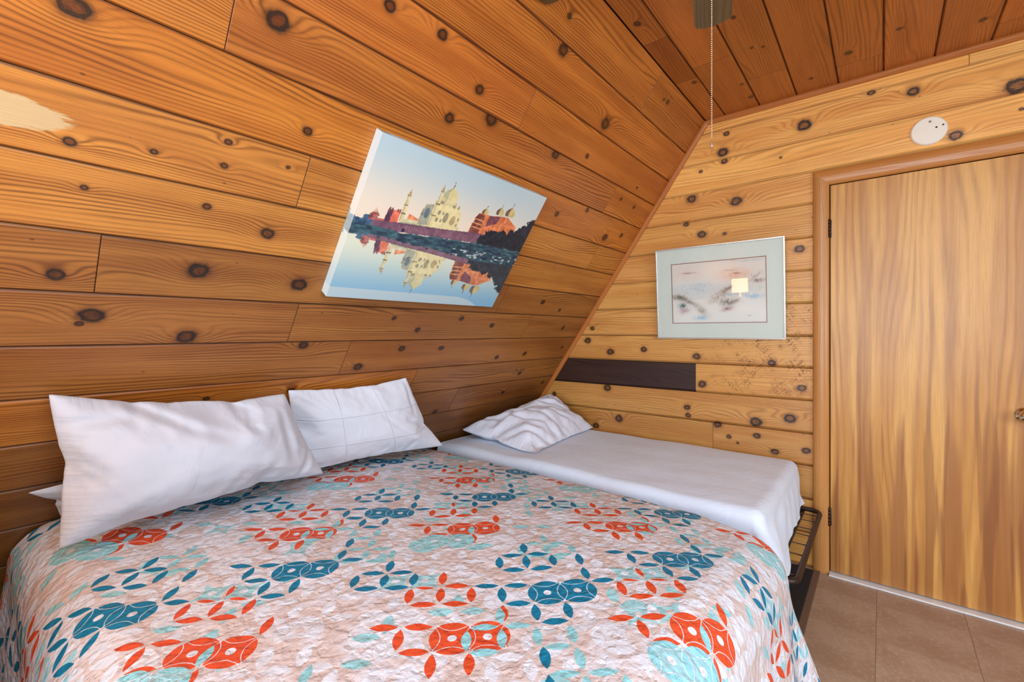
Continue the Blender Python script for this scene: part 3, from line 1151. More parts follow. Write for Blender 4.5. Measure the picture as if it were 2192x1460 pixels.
tag(tb, 'narrow bed on a dark wire platform against the wall with the door', 'bed')


def s_top(x, y):
    z = .576 + .006 * cnoise(x, y, 5, 3.0, 2) - .012 * smooth01((-x - 1.9) / .3)
    z = z + .0012 * np.sin((y + .18 * x) * 34 + 3 * np.sin(x * 4)) * smooth01((x + 2.0) / .6) * .45
    return z


def s_flare(x, y, ang, below, e):
    foot = np.cos(ang) ** 2
    cn = np.sin(2 * np.abs(ang)) ** 2 * (np.abs(ang) < PI / 2)
    nearc = smooth01((2.25 - y) / .3)
    return below * (foot * (.16 + .34 * nearc) + cn * np.where(ang > 0, -.25, .25))


def s_ripple(x, y, ang, below):
    k = smooth01(below / .05)
    foot = (np.abs(ang) < 1.2)
    return foot * k * (.009 * np.sin(y * 13 + 2.5 * np.sin(y * 6 + below * 9) + below * 14) + .002 * np.sin(y * 37 + 3 * np.sin(y * 5) + below * 30)) + .002 * (~foot) * k * np.sin(x * 23)


tS, tT, tx, ty, tz = drape(-2.17, TXF - .0, TY0, TY1, .045, s_top, .236, .205, .205, s_flare, s_ripple, .0085)
hem = (tS - (TXF - .045)) > .15
# near-foot corner bunches inward and lifts at the far corner
tz = tz + np.where(hem, .018 * np.sin(tT * 11 + .6), 0) * smooth01((tS - (TXF - .045) - .14) / .1)
tz = np.maximum(tz, .361)               # the hem rests on the wire deck
tx = np.maximum(tx, sx(tz) + .012)
ty = np.minimum(ty, GY - .012)
sm_, _ = grid_mesh('bed_sheet', tx, ty, tz)
M_sheet = fabric('white_sheet', lin(218, 231, 247), .22)
sheet = link('bed_sheet', sm_, M_sheet)
tag(sheet, 'plain white sheet over the narrow bed, its hem bunched at the foot', 'sheet')


# ------------------------------------------------------------------ pillows: an inflated case, solved as cloth
def sim_pillow(w, h, seed, press=4.0, nx=58, ny=38, frames=26, shrink=-.05):
    rs = np.random.RandomState(seed)
    V, Fc, idx = [], [], {}
    for side in (0, 1):
        for i in range(nx + 1):
            for j in range(ny + 1):
                b = i in (0, nx) or j in (0, ny)
                if side == 1 and b:
                    idx[(1, i, j)] = idx[(0, i, j)]
                    continue
                idx[(side, i, j)] = len(V)
                z = 0 if b else (.006 if side == 0 else -.006) + rs.uniform(-.0015, .0015)
                V.append(((i / nx - .5) * w, (j / ny - .5) * h, z))
    for side in (0, 1):
        for i in range(nx):
            for j in range(ny):
                q = [idx[(side, i, j)], idx[(side, i + 1, j)], idx[(side, i + 1, j + 1)], idx[(side, i, j + 1)]]
                Fc.append(tuple(q) if side == 0 else tuple(reversed(q)))
    me = mesh('pillow_sim', V, Fc)
    uv = np.array([(v[0] / w + .5, v[1] / h + .5) for v in V])
    o = link('pillow_sim', me)
    md = o.modifiers.new('Cloth', 'CLOTH')
    s = md.settings
    s.quality = 5
    s.mass = .25
    s.tension_stiffness = 18
    s.compression_stiffness = 18
    s.shear_stiffness = 6
    s.bending_stiffness = .25
    s.tension_damping = 12
    s.air_damping = 4
    s.use_pressure = True
    s.uniform_pressure_force = press
    s.shrink_min = shrink
    s.effector_weights.gravity = 0
    md.collision_settings.use_collision = False
    md.point_cache.frame_start = 1
    md.point_cache.frame_end = frames
    for fno in range(1, frames + 1):
        SC.frame_set(fno)
    dg = bpy.context.evaluated_depsgraph_get()
    ev = o.evaluated_get(dg)
    em = ev.to_mesh()
    P_ = np.zeros(len(em.vertices) * 3)
    em.vertices.foreach_get('co', P_)
    P_ = P_.reshape(-1, 3).copy()
    ev.to_mesh_clear()
    bpy.data.objects.remove(o)
    SC.frame_set(1)
    return P_, Fc, uv


def place_pillow(name, simd, corners, thick, mat, seed, crumple=.0, sag=None, front=1, full=.62, creases=()):
    """corners BL, BR, TR, TL in world; the inflated case is warped between them"""
    P_, Fc, uv = simd
    X_, Y_, Z_ = P_[:, 0], P_[:, 1], P_[:, 2]
    cx_ = [P_[np.argmin(np.hypot(uv[:, 0] - a, uv[:, 1] - b))] for a, b in ((0, 0), (1, 0), (1, 1), (0, 1))]
    x0 = (cx_[0][0] + cx_[3][0]) / 2; x1 = (cx_[1][0] + cx_[2][0]) / 2
    y0 = (cx_[0][1] + cx_[1][1]) / 2; y1 = (cx_[2][1] + cx_[3][1]) / 2
    a = (X_ - x0) / (x1 - x0) * (1 - full) + uv[:, 0] * full
    b = (Y_ - y0) / (y1 - y0) * (1 - full) + uv[:, 1] * full
    Z_ = Z_ / max(np.abs(Z_).max(), 1e-6) * thick / 2
    BL, BR, TR, TL = [np.array(c) for c in corners]
    pos = ((1 - a) * (1 - b))[:, None] * BL + (a * (1 - b))[:, None] * BR + (a * b)[:, None] * TR + ((1 - a) * b)[:, None] * TL
    eu = (BR - BL) + (TR - TL)
    ev_ = (TL - BL) + (TR - BR)
    nrm = np.cross(eu, ev_); nrm = nrm / np.linalg.norm(nrm) * front
    bul = cnoise(a * 1.0, b * 1.0, seed, 3.0, 2) * .10 + 1.0
    disp = Z_ * bul
    inner = smooth01(np.minimum(np.minimum(a, 1 - a), np.minimum(b, 1 - b)) / .12)
    rid = 1 - np.abs(cnoise(a + .3 * b, b * .6 - .2 * a, seed + 1, 5.0, 2))
    disp = disp + inner * np.sign(Z_) * (crumple * (rid - .6) + .25 * crumple * cnoise(a, b, seed + 2, 11.0, 2))
    for (a0, b0, a1, b1, am, wd) in creases:
        L2 = (a1 - a0) ** 2 + (b1 - b0) ** 2
        tt = np.clip(((a - a0) * (a1 - a0) + (b - b0) * (b1 - b0)) / L2, 0, 1)
        dd = np.hypot((a - a0 - tt * (a1 - a0)) * 1.6, b - b0 - tt * (b1 - b0))
        fade = .35 + .65 * np.sin(PI * np.clip(tt * .85 + .1, 0, 1))
        prof = np.exp(-(dd / wd) ** 2) - .55 * np.exp(-((dd - 2.0 * wd) / (1.2 * wd)) ** 2)
        disp = disp - am * prof * fade * (Z_ > 0)
    pos = pos + nrm[None, :] * disp[:, None]
    if sag is not None:
        pos = sag(pos, a, b, Z_)
    ctr = Vector(pos.mean(0))
    ctr.z = float(pos[:, 2].min())
    pos = pos - np.array(ctr)
    me = mesh(name, pos, Fc)
    at = me.attributes.new('puv', 'FLOAT_VECTOR', 'POINT')
    at.data.foreach_set('vector', np.stack([a, b, np.zeros_like(a)], -1).astype(np.float32).ravel())
    o = link(name, me, mat, None, True)
    o.location = ctr
    sb = o.modifiers.new('Subdivision', 'SUBSURF')
    sb.levels = 1; sb.render_levels = 1
    return o


def pillow_mat(name, c, folds=False, wr=.5):
    g = G(name, .85)
    a, b, _ = g.sep(g.attr('puv').outputs['Vector'])
    co = g.coords('Object')
    x, y, z = g.sep(co)
    w1 = g.noise(co, 6.0, 4.0, .55, 1.0)
    rid = (w1 - .5).abs().step(0.0, .10)
    # seams pull fine puckers into the case near its ends
    edge = (a.min(a * -1.0 + 1.0)).step(.16, .02)
    edge2 = (b.min(b * -1.0 + 1.0)).step(.20, .02)
    pk = g.noise(g.vec(a * 2.0, b * 42.0), 1.0, 2.0) * edge + g.noise(g.vec(a * 55.0, b * 3.0), 1.0, 2.0) * edge2
    hgt = rid * .16 + w1 * 1.3 + pk * .8
    if folds:
        fl_ = ((a - .31).abs().min((a - .63).abs()) * 1.0).step(.006, .0) + ((b - .33).abs().min((b - .66).abs())).step(.009, .0)
        hgt = hgt + fl_.clamp() * .8
    g.color(g.mix(g.noise(co, 3.0, 2.0), c, tuple(q * .96 for q in c)))
    g.bump(hgt, wr, .006)
    g.bsdf.inputs['Sheen Weight'].default_value = .15
    return g.mat


M_p1 = pillow_mat('pillow_cotton', lin(200, 203, 213))
M_p2 = pillow_mat('pressed_cotton', lin(220, 225, 236), True)
M_p2b = pillow_mat('soft_cotton', lin(222, 228, 242), wr=.8)
sim_a = sim_pillow(.92, .52, 1)
sim_b = sim_pillow(.72, .50, 2)


def rest(zb, wallgap=.012):
    def f(p, a, b, Z):
        p = p.copy()
        p[:, 2] = np.maximum(p[:, 2], zb(p) if callable(zb) else zb)
        p[:, 0] = np.maximum(p[:, 0], sx(p[:, 2]) + wallgap)
        p[:, 1] = np.minimum(p[:, 1], GY - .012)
        return p
    return f


bedtop = lambda p: q_top(p[:, 0], p[:, 1]) + .006
cottop = lambda p: s_top(p[:, 0], p[:, 1]) + .008

p1 = place_pillow('pillow', sim_a, [(-1.79, .185, .645), (-1.79, .975, .675), (-1.775, .805, 1.025), (-1.79, .165, 1.095)], .25, M_p1, 4, .010, rest(bedtop), creases=[(.22, .97, .46, .74, .013, .035), (.46, .74, .62, .62, .007, .04), (.03, .80, .26, .84, .010, .03), (.90, .82, .84, .30, .010, .03), (.97, .35, .86, .10, .010, .025), (.52, .02, .60, .30, .007, .03), (.66, .03, .74, .34, .007, .03), (.78, .95, .72, .70, .007, .03)])
tag(p1, 'big white pillow nearest the camera, standing at the left of the wide bed', 'pillow', 'pillows on the beds')
p2 = place_pillow('pillow', sim_b, [(-1.97, .90, .64), (-1.885, 1.72, .625), (-1.855, 1.44, 1.035), (-1.86, .86, 1.03)], .14, M_p2, 9, .006, rest(bedtop), creases=[(.97, .30, .80, .52, .008, .03), (.95, .95, .88, .55, .007, .025), (.05, .90, .22, .70, .008, .03), (.62, .60, .78, .30, .006, .025), (.70, .04, .78, .22, .006, .025)])
tag(p2, 'white pillow with ironed fold lines, second from the left on the wide bed', 'pillow', 'pillows on the beds')
p3 = place_pillow('pillow', sim_b, [(-2.05, .22, .66), (-2.05, .86, .66), (-1.97, .84, .86), (-1.965, .145, .785)], .08, M_p1, 14, .006, rest(bedtop))
tag(p3, 'white pillow mostly hidden behind the big one, only a corner showing', 'pillow', 'pillows on the beds')
p4 = place_pillow('pillow', sim_b, [(-1.50, 2.05, .565), (-1.58, 2.87, .575), (-1.93, 2.83, .80), (-2.12, 2.09, .63)], .24, M_p2b, 23, .026, rest(cottop), full=.7, creases=[(.12, .95, .42, .12, .016, .035), (.30, .90, .55, .05, .012, .03), (.05, .45, .30, .05, .014, .035), (.55, .95, .80, .35, .012, .03), (.75, .97, .92, .45, .010, .03), (.45, .60, .75, .12, .010, .03), (.10, .70, .60, .62, .012, .035)])
tag(p4, 'crumpled white pillow lying flat at the head of the narrow bed', 'pillow', 'pillows on the beds')

# ------------------------------------------------------------------ colour-grid prints
def attr_mat(name, rough=.5, coat=0.0):
    g = G(name, rough)
    n = g.attr('print')
    fine = g.noise(g.coords('Object'), 900.0, 1.0)
    g.color(g.mix(fine * .06, n.outputs['Color'], (.2, .2, .2)))
    g.bsdf.inputs['Coat Weight'].default_value = coat
    return g.mat


def linarr(a):
    a = np.asarray(a, float) / 255
    return np.where(a <= .04045, a / 12.92, ((a + .055) / 1.055) ** 2.4)


def poly_mask(s, t, pts):
    m = np.zeros(s.shape, bool)
    n = len(pts)
    for i in range(n):
        x1, y1 = pts[i]; x2, y2 = pts[(i + 1) % n]
        c = ((y1 > t) != (y2 > t)) & (s < (x2 - x1) * (t - y1) / (y2 - y1 + 1e-12) + x1)
        m ^= c
    return m


def river_scene(s, t):
    """pale domed mausoleum between red buildings, above the river"""
    s = s + .0012 * cnoise(s, t, 31, 60, 1)
    nz = cnoise(s, t, 32, 40, 3)
    img = np.zeros(s.shape + (3,))
    k = smooth01(t / .42)[..., None]
    img[:] = np.array([174, 198, 205]) * (1 - k) + np.array([229, 216, 194]) * k
    kk = (smooth01((s - 1.0) / .5) * .35)[..., None]
    img = img * (1 - kk) + np.array([205, 214, 208]) * kk

    def put(m, c, var=0):
        c = np.array(c, float)
        img[m] = c + (nz[m] * var)[:, None]
    # far trees at the left
    put((t > .462 + .018 * np.sin(s * 60) * (s < .1) + .010 * nz) & (s < .16), (52, 84, 112), 25)
    # small pavilion
    put(poly_mask(s, t, [(.09, .475), (.095, .445), (.085, .44), (.10, .43), (.12, .40), (.145, .43), (.155, .44), (.145, .445), (.15, .475)]), (150, 80, 78), 30)
    put(poly_mask(s, t, [(.105, .425), (.12, .395), (.135, .425)]), (205, 170, 140), 10)
    put(poly_mask(s, t, [(.15, .475), (.15, .455), (.24, .45), (.24, .475)]), (190, 96, 84), 20)
    # red gate block
    put(poly_mask(s, t, [(.19, .47), (.195, .395), (.28, .375), (.285, .465)]), (222, 116, 88), 18)
    put(poly_mask(s, t, [(.19, .47), (.195, .39), (.232, .38), (.228, .47)]), (92, 56, 78), 18)
    put(poly_mask(s, t, [(.34, .45), (.345, .385), (.40, .40), (.46, .42), (.46, .45)]), (224, 138, 98), 22)
    for q in (.205, .222, .262, .278):
        put(((s - q) / .006) ** 2 + ((t - .384) / .012) ** 2 < 1, (120, 66, 66))
    # plinth
    put(poly_mask(s, t, [(.30, .455), (.30, .425), (.77, .398), (.77, .432)]), (204, 198, 158), 12)
    put(poly_mask(s, t, [(.30, .465), (.30, .448), (.77, .418), (.77, .432)]), (166, 170, 142), 12)
    # body
    body = [(.425, .44), (.425, .335), (.437, .33), (.44, .30), (.50, .288), (.50, .262), (.60, .256), (.685, .268), (.70, .262), (.715, .285), (.745, .31), (.757, .43)]
    put(poly_mask(s, t, body), (222, 210, 156), 10)
    put(poly_mask(s, t, [(.425, .44), (.425, .335), (.437, .33), (.44, .30), (.50, .288), (.505, .43)]), (158, 160, 138), 12)
    for (a, b, w_, h_, c) in ((.468, .365, .019, .048, (96, 112, 122)), (.625, .365, .020, .048, (150, 142, 112)), (.69, .372, .022, .045, (176, 158, 110)),
                              (.56, .335, .011, .020, (140, 138, 116)), (.56, .385, .011, .020, (140, 138, 116)), (.595, .335, .008, .018, (150, 146, 118)),
                              (.595, .385, .008, .018, (150, 146, 118)), (.735, .35, .007, .018, (160, 146, 106)), (.735, .39, .007, .018, (160, 146, 106)),
                              (.438, .37, .006, .018, (110, 120, 120))):
        put((((s - a) / w_) ** 2 + ((t - b + h_ * .2) / (h_ * .75)) ** 2 < 1) & (t < b + h_ * .5) & (np.abs(s - a) < w_), c, 8)
    put(poly_mask(s, t, [(.50, .268), (.60, .262), (.60, .268), (.50, .275)]), (168, 160, 124))
    # drum and onion dome
    put(poly_mask(s, t, [(.548, .275), (.548, .252), (.66, .25), (.66, .272)]), (206, 196, 146), 8)
    onion = lambda q: np.interp(q, [0, .08, .2, .38, .58, .76, .9, 1], [0, .16, .50, .84, 1, .99, .90, .78])
    zz = (t - .150) / .105
    wdt = .062 * onion(zz)
    dm = (np.abs(s - .600) < wdt) & (zz > 0) & (zz < 1)
    put(dm, (214, 204, 150), 8)
    put(dm & (s < .600 - wdt * .35), (176, 174, 136), 8)
    put((np.abs(s - .594) < .0028 + .002 * (np.abs(t - .142) < .006)) & (t > .118) & (t < .165), (130, 110, 84))
    for a, b, rr_ in ((.553, .255, .017), (.66, .262, .014), (.70, .262, .008)):
        put(((s - a) / rr_) ** 2 + ((t - b + rr_ * .6) / rr_) ** 2 < 1, (198, 188, 140), 8)
        put((np.abs(s - a) < rr_ * .9) & (t > b) & (t < b + .018), (150, 140, 108))
    # minarets
    for a, top, bot, w_ in ((.300, .275, .445, .0125), (.521, .192, .43, .0145)):
        aa = a + (t - top) * .02
        wd_ = w_ * (.72 + .45 * (t - top) / (bot - top))
        put((np.abs(s - aa) < wd_) & (t > top) & (t < bot), (216, 202, 146), 8)
        put((s < aa - wd_ * .3) & (np.abs(s - aa) < wd_) & (t > top) & (t < bot), (182, 176, 134), 8)
        for q in (.02, .38, .70):
            put((np.abs(s - aa) < wd_ * 1.35) & (np.abs(t - (top + q * (bot - top))) < .0045), (126, 108, 78))
        put(((s - a) / .011) ** 2 + ((t - top + .008) / .014) ** 2 < 1, (190, 166, 112))
        put((np.abs(s - a) < .0018) & (t > top - .035) & (t < top), (120, 96, 70))
    # red mosque at the right
    mq = [(.865, .41), (.87, .35), (.862, .345), (.88, .335), (.875, .30), (.895, .262), (.93, .255), (1.01, .258), (1.12, .24), (1.19, .235), (1.25, .262), (1.32, .29), (1.32, .41)]
    put(poly_mask(s, t, mq), (206, 118, 72), 24)
    put(poly_mask(s, t, [(.865, .41), (.87, .35), (.862, .345), (.88, .335), (.875, .30), (.895, .262), (.96, .27), (.965, .41)]), (120, 62, 52), 34)
    put(poly_mask(s, t, [(1.0, .262), (1.11, .245), (1.10, .30), (1.0, .345)]), (112, 62, 74), 20)
    for q in (.305, .335, .365):
        put((s > .87) & (s < .97) & (np.abs(t - q - (s - .87) * .05) < .004), (222, 150, 96))
    for a, b, rr_ in ((.945, .255, .030), (1.085, .232, .040), (1.19, .222, .050)):
        zz = (t - (b - rr_ * 1.35)) / (rr_ * 1.5)
        wd_ = rr_ * onion(zz)
        put((np.abs(s - a) < wd_) & (zz > 0) & (zz < 1), (200, 182, 118), 10)
        put((np.abs(s - a) < wd_) & (zz > 0) & (zz < 1) & (s < a - wd_ * .25), (110, 84, 68), 10)
        put((np.abs(s - a) < .0022) & (t > b - rr_ * 2.0) & (t < b - rr_ * 1.2), (90, 60, 48))
    # long river wall
    put(poly_mask(s, t, [(.12, .50), (.12, .472), (.30, .455), (.60, .436), (.98, .402), (1.05, .40), (1.05, .475), (.60, .498), (.34, .512), (.12, .514)]), (112, 78, 98), 14)
    wall = poly_mask(s, t, [(.30, .505), (.30, .466), (1.05, .412), (1.05, .47), (.6, .49)]) & (np.sin(s * 330) > .35)
    put(wall, (138, 96, 108), 10)
    # dark trees
    edge = np.interp(s, [.98, 1.04, 1.10, 1.16, 1.24, 1.32, 1.38, 1.43, 1.48, 1.5], [.44, .375, .345, .352, .345, .315, .26, .235, .18, .185])
    put((t > edge + .020 * nz + .012 * cnoise(s, t, 40, 90, 2)) & (s > .985), (26, 34, 46), 14)
    put((((s - .345) / .014) ** 2 + ((t - .498) / .013) ** 2) < 1, (40, 44, 74))
    return img


def canvas_img(s, t):
    up = river_scene(s, np.minimum(t, .53))
    wob = .006 * cnoise(s * .3, t, 50, 50, 2)
    tt = np.clip(1.052 - t, 0, .53)
    dn = river_scene(s + wob, tt)
    k = smooth01((t - .60) / .4)[..., None]
    water = np.array([212, 218, 196]) * (1 - k) + np.array([122, 172, 200]) * k
    sky = river_scene(s * 0 + .75, np.minimum(tt, .05) * 0 + .02)
    is_sky = (dn.sum(-1) > 590) & (np.abs(dn[..., 0] - dn[..., 2]) < 48)
    refl = dn * .86 + water * .12
    dn2 = np.where(is_sky[..., None], water, refl)
    img = np.where((t < .525)[..., None], up, dn2)
    # bank
    nz = cnoise(s, t * 3, 55, 26, 3)
    b0 = np.interp(s, [0, .12, .35, .6, 1.0, 1.5], [.50, .505, .512, .498, .475, .47])
    b1 = np.interp(s, [0, .2, .5, .9, 1.05, 1.5], [.565, .560, .575, .595, .615, .60])
    m = smooth01((t - b0 + .006 * nz) / .006) * (1 - smooth01((t - b1 + .010 * nz) / .012))
    bank = np.array([44, 74, 88]) + nz[..., None] * np.array([22, 34, 26])
    img = img * (1 - m[..., None]) + bank * m[..., None]
    glint = (nz > .62) & (t > .53) & (t < .60) & (s > .8)
    img[glint] = (178, 186, 180)
    return np.clip(img * 1.10, 0, 255)


def print_grid(name, P00, P10, P01, nx, ny, fn, smax, mat, parent, origin):
    """flat colour grid: P00 top-left, P10 top-right, P01 bottom-left"""
    P00, P10, P01 = [np.array(p, float) for p in (P00, P10, P01)]
    a, b = np.meshgrid(np.linspace(0, 1, nx), np.linspace(0, 1, ny), indexing='ij')
    pos = P00 + a[..., None] * (P10 - P00) + b[..., None] * (P01 - P00) - np.array(origin)
    me, _ = grid_mesh(name, pos[..., 0], pos[..., 1], pos[..., 2])
    colr = linarr(fn(a * smax, b))
    at = me.attributes.new('print', 'FLOAT_COLOR', 'POINT')
    at.data.foreach_set('color', np.concatenate([colr, np.ones(colr.shape[:2] + (1,))], -1).astype(np.float32).ravel())
    return link(name, me, mat, parent)


# canvas on the slope
M_print = attr_mat('canvas_print', .55)
CY0, CY1 = .865, 1.779
cz0, cz1 = 1.391, 1.896                      # front face bottom / top heights
TH = .040


def cpt(y, z, back=0.0):                      # on the front face of the canvas, back = towards the wall
    # front face plane x = -1.67 + KS*(z-1.26)
    return Vector((-1.67 + KS * (z - 1.26) + NX * back, y, z + NZ * back))


cv = empty('canvas_picture', cpt((CY0 + CY1) / 2, (cz0 + cz1) / 2, TH))
co_ = cv.location
print_grid('print', cpt(CY0, cz1), cpt(CY1, cz1), cpt(CY0, cz0), 460, 306, canvas_img, 1.5, M_print, cv, co_)
ds = Vector((0, 0, 0))
side_img = lambda s, t: canvas_img(s, t) * .35 + np.array([226, 240, 240]) * .65
print_grid('canvas_edge', cpt(CY0, cz1, TH), cpt(CY0, cz1), cpt(CY0, cz0, TH), 24, 220, lambda s, t: side_img(.07 - s, t), .07, M_print, cv, co_)
print_grid('canvas_edge', cpt(CY1, cz1), cpt(CY1, cz1, TH), cpt(CY1, cz0), 12, 150, lambda s, t: canvas_img(1.5 - s, t), .07, M_print, cv, co_)
print_grid('canvas_edge', cpt(CY0, cz1, TH), cpt(CY1, cz1, TH), cpt(CY0, cz1), 200, 6, lambda s, t: canvas_img(s, .03 - t * .03), 1.5, M_print, cv, co_)
print_grid('canvas_edge', cpt(CY0, cz0), cpt(CY1, cz0), cpt(CY0, cz0, TH), 200, 6, lambda s, t: canvas_img(s, 1 - t * .03), 1.5, M_print, cv, co_)
M_pine = plain('stretcher_wood', lin(206, 176, 130), .7)
bm = bmesh.new()
for (ya, yb, za, zb) in ((CY0 + .002, CY1 - .002, cz0 + .001, cz0 + .03), (CY0 + .002, CY1 - .002, cz1 - .03, cz1 - .001), (CY0 + .002, CY0 + .04, cz0, cz1), (CY1 - .04, CY1 - .002, cz0, cz1)):
    vs = [bm.verts.new(cpt(y, z, bk) - co_) for bk in (.003, TH - .003) for y, z in ((ya, za), (yb, za), (yb, zb), (ya, zb))]
    for f in ((0, 1, 2, 3), (4, 5, 6, 7), (0, 1, 5, 4), (1, 2, 6, 5), (2, 3, 7, 6), (3, 0, 4, 7)):
        bm.faces.new([vs[k] for k in f])
from_bm('stretcher', bm, M_pine, cv)
tag(cv, 'canvas photo print of a white domed building mirrored in a river, on the sloped wall', 'picture')

# ------------------------------------------------------------------ framed watercolour on the gable wall
TILT = math.radians(4.5)
fx0, fx1, fz0, fz1 = -1.123, -.4075, 1.221, 1.781
fp = empty('framed_picture', (0, 0, 0))
FB = Vector(((fx0 + fx1) / 2, GY - .006, fz0))
fp.location = FB
fp.rotation_euler = (TILT, 0, 0)
FW, FH = fx1 - fx0, (fz1 - fz0) / math.cos(TILT)
M_alu = plain('silver_frame', lin(226, 228, 226), .25, .75, 5, .04)
M_mat = plain('pale_mat_board', lin(236, 240, 230), .8, 0, 300, .02)
M_line = plain('mauve_mat_bevel', lin(166, 116, 108), .8, 0, 100, .05)
for (cx_, cz_, w_, h_) in ((0, .004, FW, .008), (0, FH - .004, FW, .008), (-FW / 2 + .004, FH / 2, .008, FH - .016), (FW / 2 - .004, FH / 2, .008, FH - .016)):
    bm = bmesh.new()
    add_box(bm, (cx_, -.012, cz_), (w_, .022, h_), .0015, 2)
    from_bm('frame_rail', bm, M_alu, fp)
bm = bmesh.new(); add_box(bm, (0, -.0035, FH / 2), (FW - .012, .004, FH - .012))
from_bm('backing_board', bm, M_mat, fp)
ix0, ix1, iz0, iz1 = -1.0253 - FB.x, -.5025 - FB.x, 1.3188 - fz0, 1.6826 - fz0
bm = bmesh.new()
for (a, b, c_, d) in ((-FW / 2 + .006, FW / 2 - .006, iz1 + .004, FH - .006), (-FW / 2 + .006, FW / 2 - .006, .006, iz0 - .004), (-FW / 2 + .006, ix0 - .004, iz0 - .004, iz1 + .004), (ix1 + .004, FW / 2 - .006, iz0 - .004, iz1 + .004)):
    add_box(bm, ((a + b) / 2, -.0085, (c_ + d) / 2), (b - a, .003, d - c_))
from_bm('mat_board', bm, M_mat, fp)
bm = bmesh.new()
for (a, b, c_, d) in ((ix0 - .005, ix1 + .005, iz1, iz1 + .005), (ix0 - .005, ix1 + .005, iz0 - .005, iz0), (ix0 - .005, ix0, iz0, iz1), (ix1, ix1 + .005, iz0, iz1)):
    add_box(bm, ((a + b) / 2, -.0072, (c_ + d) / 2), (b - a, .003, d - c_))
from_bm('mat_bevel', bm, M_line, fp)


def dunes(s, t):
    x = s / 1.437 * 1115 + 350                # paint in the pixel frame of my notes
    y = 385 + t * 735
    img = np.zeros(s.shape + (3,))
    k = smooth01(t)[..., None]
    img[:] = np.array([232, 222, 212]) * (1 - k) + np.array([238, 234, 228]) * k
    nz = cnoise(x, y, 61, .02, 3)
    nf = cnoise(x, y, 62, .09, 3)

    def blob(cx_, cy_, rx, ry, c, a, rot=0.0, gr=.5):
        nonlocal img
        dx, dy = x - cx_, y - cy_
        u_ = dx * math.cos(rot) + dy * math.sin(rot)
        v_ = -dx * math.sin(rot) + dy * math.cos(rot)
        d = (u_ / rx) ** 2 + (v_ / ry) ** 2
        m = np.exp(-d) * a * np.clip(1 + gr * nf + .4 * nz, 0, 2)
        m = np.clip(m, 0, 1)[..., None]
        img = img * (1 - m) + np.array(c) * m
    blob(560, 520, 130, 70, (226, 196, 186), .35)
    blob(560, 505, 80, 10, (150, 110, 112), .6)
    blob(1130, 560, 170, 60, (244, 190, 160), .75)
    blob(1150, 548, 45, 9, (150, 96, 92), .7)
    blob(1060, 505, 60, 8, (170, 176, 160), .6)
    blob(1290, 410, 130, 10, (190, 198, 206), .7)
    blob(1120, 395, 40, 8, (190, 190, 160), .6)
    blob(640, 700, 330, 70, (206, 214, 216), .75)
    for q in range(9):
        blob(700 + 40 * math.sin(q * 2), 650 + q * 22, 230, 3, (168, 182, 192), .55)
    blob(420, 800, 90, 26, (110, 104, 92), .85, .15)
    blob(560, 855, 120, 26, (140, 124, 112), .8, .45)
    blob(720, 970, 90, 34, (168, 158, 144), .7, .6)
    blob(480, 905, 42, 26, (70, 104, 96), .9)
    blob(505, 965, 55, 36, (160, 116, 126), .7)
    blob(710, 1060, 80, 26, (170, 202, 222), .8)
    blob(960, 780, 130, 40, (186, 160, 146), .75, -.55)
    blob(1035, 725, 55, 18, (138, 108, 96), .8, -.5)
    blob(1020, 880, 60, 34, (110, 104, 90), .8)
    blob(1100, 880, 60, 22, (136, 112, 96), .8, -.3)
    blob(1030, 960, 60, 24, (156, 122, 122), .8, -.2)
    blob(1330, 820, 110, 26, (168, 196, 220), .75)
    blob(1330, 720, 130, 60, (206, 208, 200), .6)
    blob(1400, 645, 60, 20, (140, 110, 108), .8)
    blob(1350, 600, 80, 18, (160, 158, 150), .45, -.6)
    blob(1110, 790, 120, 16, (176, 196, 206), .6)
    blob(1280, 1045, 26, 8, (196, 192, 196), .6)
    gr = np.clip(cnoise(x + (y - 850) * .3, y * .25, 66, .16, 2) - .2, 0, 1)
    m = (gr * np.exp(-(((x - 1020) / 130) ** 2 + ((y - 850) / 60) ** 2)) * .8
         + gr * np.exp(-(((x - 460) / 110) ** 2 + ((y - 800) / 50) ** 2)) * .6 + gr * np.exp(-(((x - 1330) / 90) ** 2 + ((y - 600) / 50) ** 2)) * .5)[..., None]
    m = np.clip(m, 0, 1)
    return np.clip((img * (1 - m) + np.array([84, 80, 70]) * m) * 1.08, 0, 255)


M_wc = attr_mat('watercolour_paper', .75)
print_grid('watercolour', (ix0, -.0062, iz1), (ix1, -.0062, iz1), (ix0, -.0062, iz0), 230, 160, dunes, 1.437, M_wc, fp, (0, 0, 0))
# glazing
gm = bpy.data.materials.new('picture_glass'); gm.use_nodes = True
nt = gm.node_tree; nt.nodes.clear()
out = nt.nodes.new('ShaderNodeOutputMaterial'); tr = nt.nodes.new('ShaderNodeBsdfTransparent'); gl = nt.nodes.new('ShaderNodeBsdfGlossy')
gl.inputs['Roughness'].default_value = .01
fr_ = nt.nodes.new('ShaderNodeFresnel'); fr_.inputs[0].default_value = 1.52
nzz = nt.nodes.new('ShaderNodeTexNoise'); nzz.inputs['Scale'].default_value = 3.0
tr.inputs[0].default_value = (.97, .98, .97, 1)
mx = nt.nodes.new('ShaderNodeMixShader')
nt.links.new(fr_.outputs[0], mx.inputs[0]); nt.links.new(tr.outputs[0], mx.inputs[1]); nt.links.new(gl.outputs[0], mx.inputs[2]); nt.links.new(mx.outputs[0], out.inputs[0])
me = mesh('glass', [(-FW / 2 + .007, -.0175, .007), (FW / 2 - .007, -.0175, .007), (FW / 2 - .007, -.0175, FH - .007), (-FW / 2 + .007, -.0175, FH - .007)], [(0, 1, 2, 3)])
link('glass', me, gm, fp)
tag(fp, 'silver framed beach dune watercolour with pale mat left of the door', 'picture')

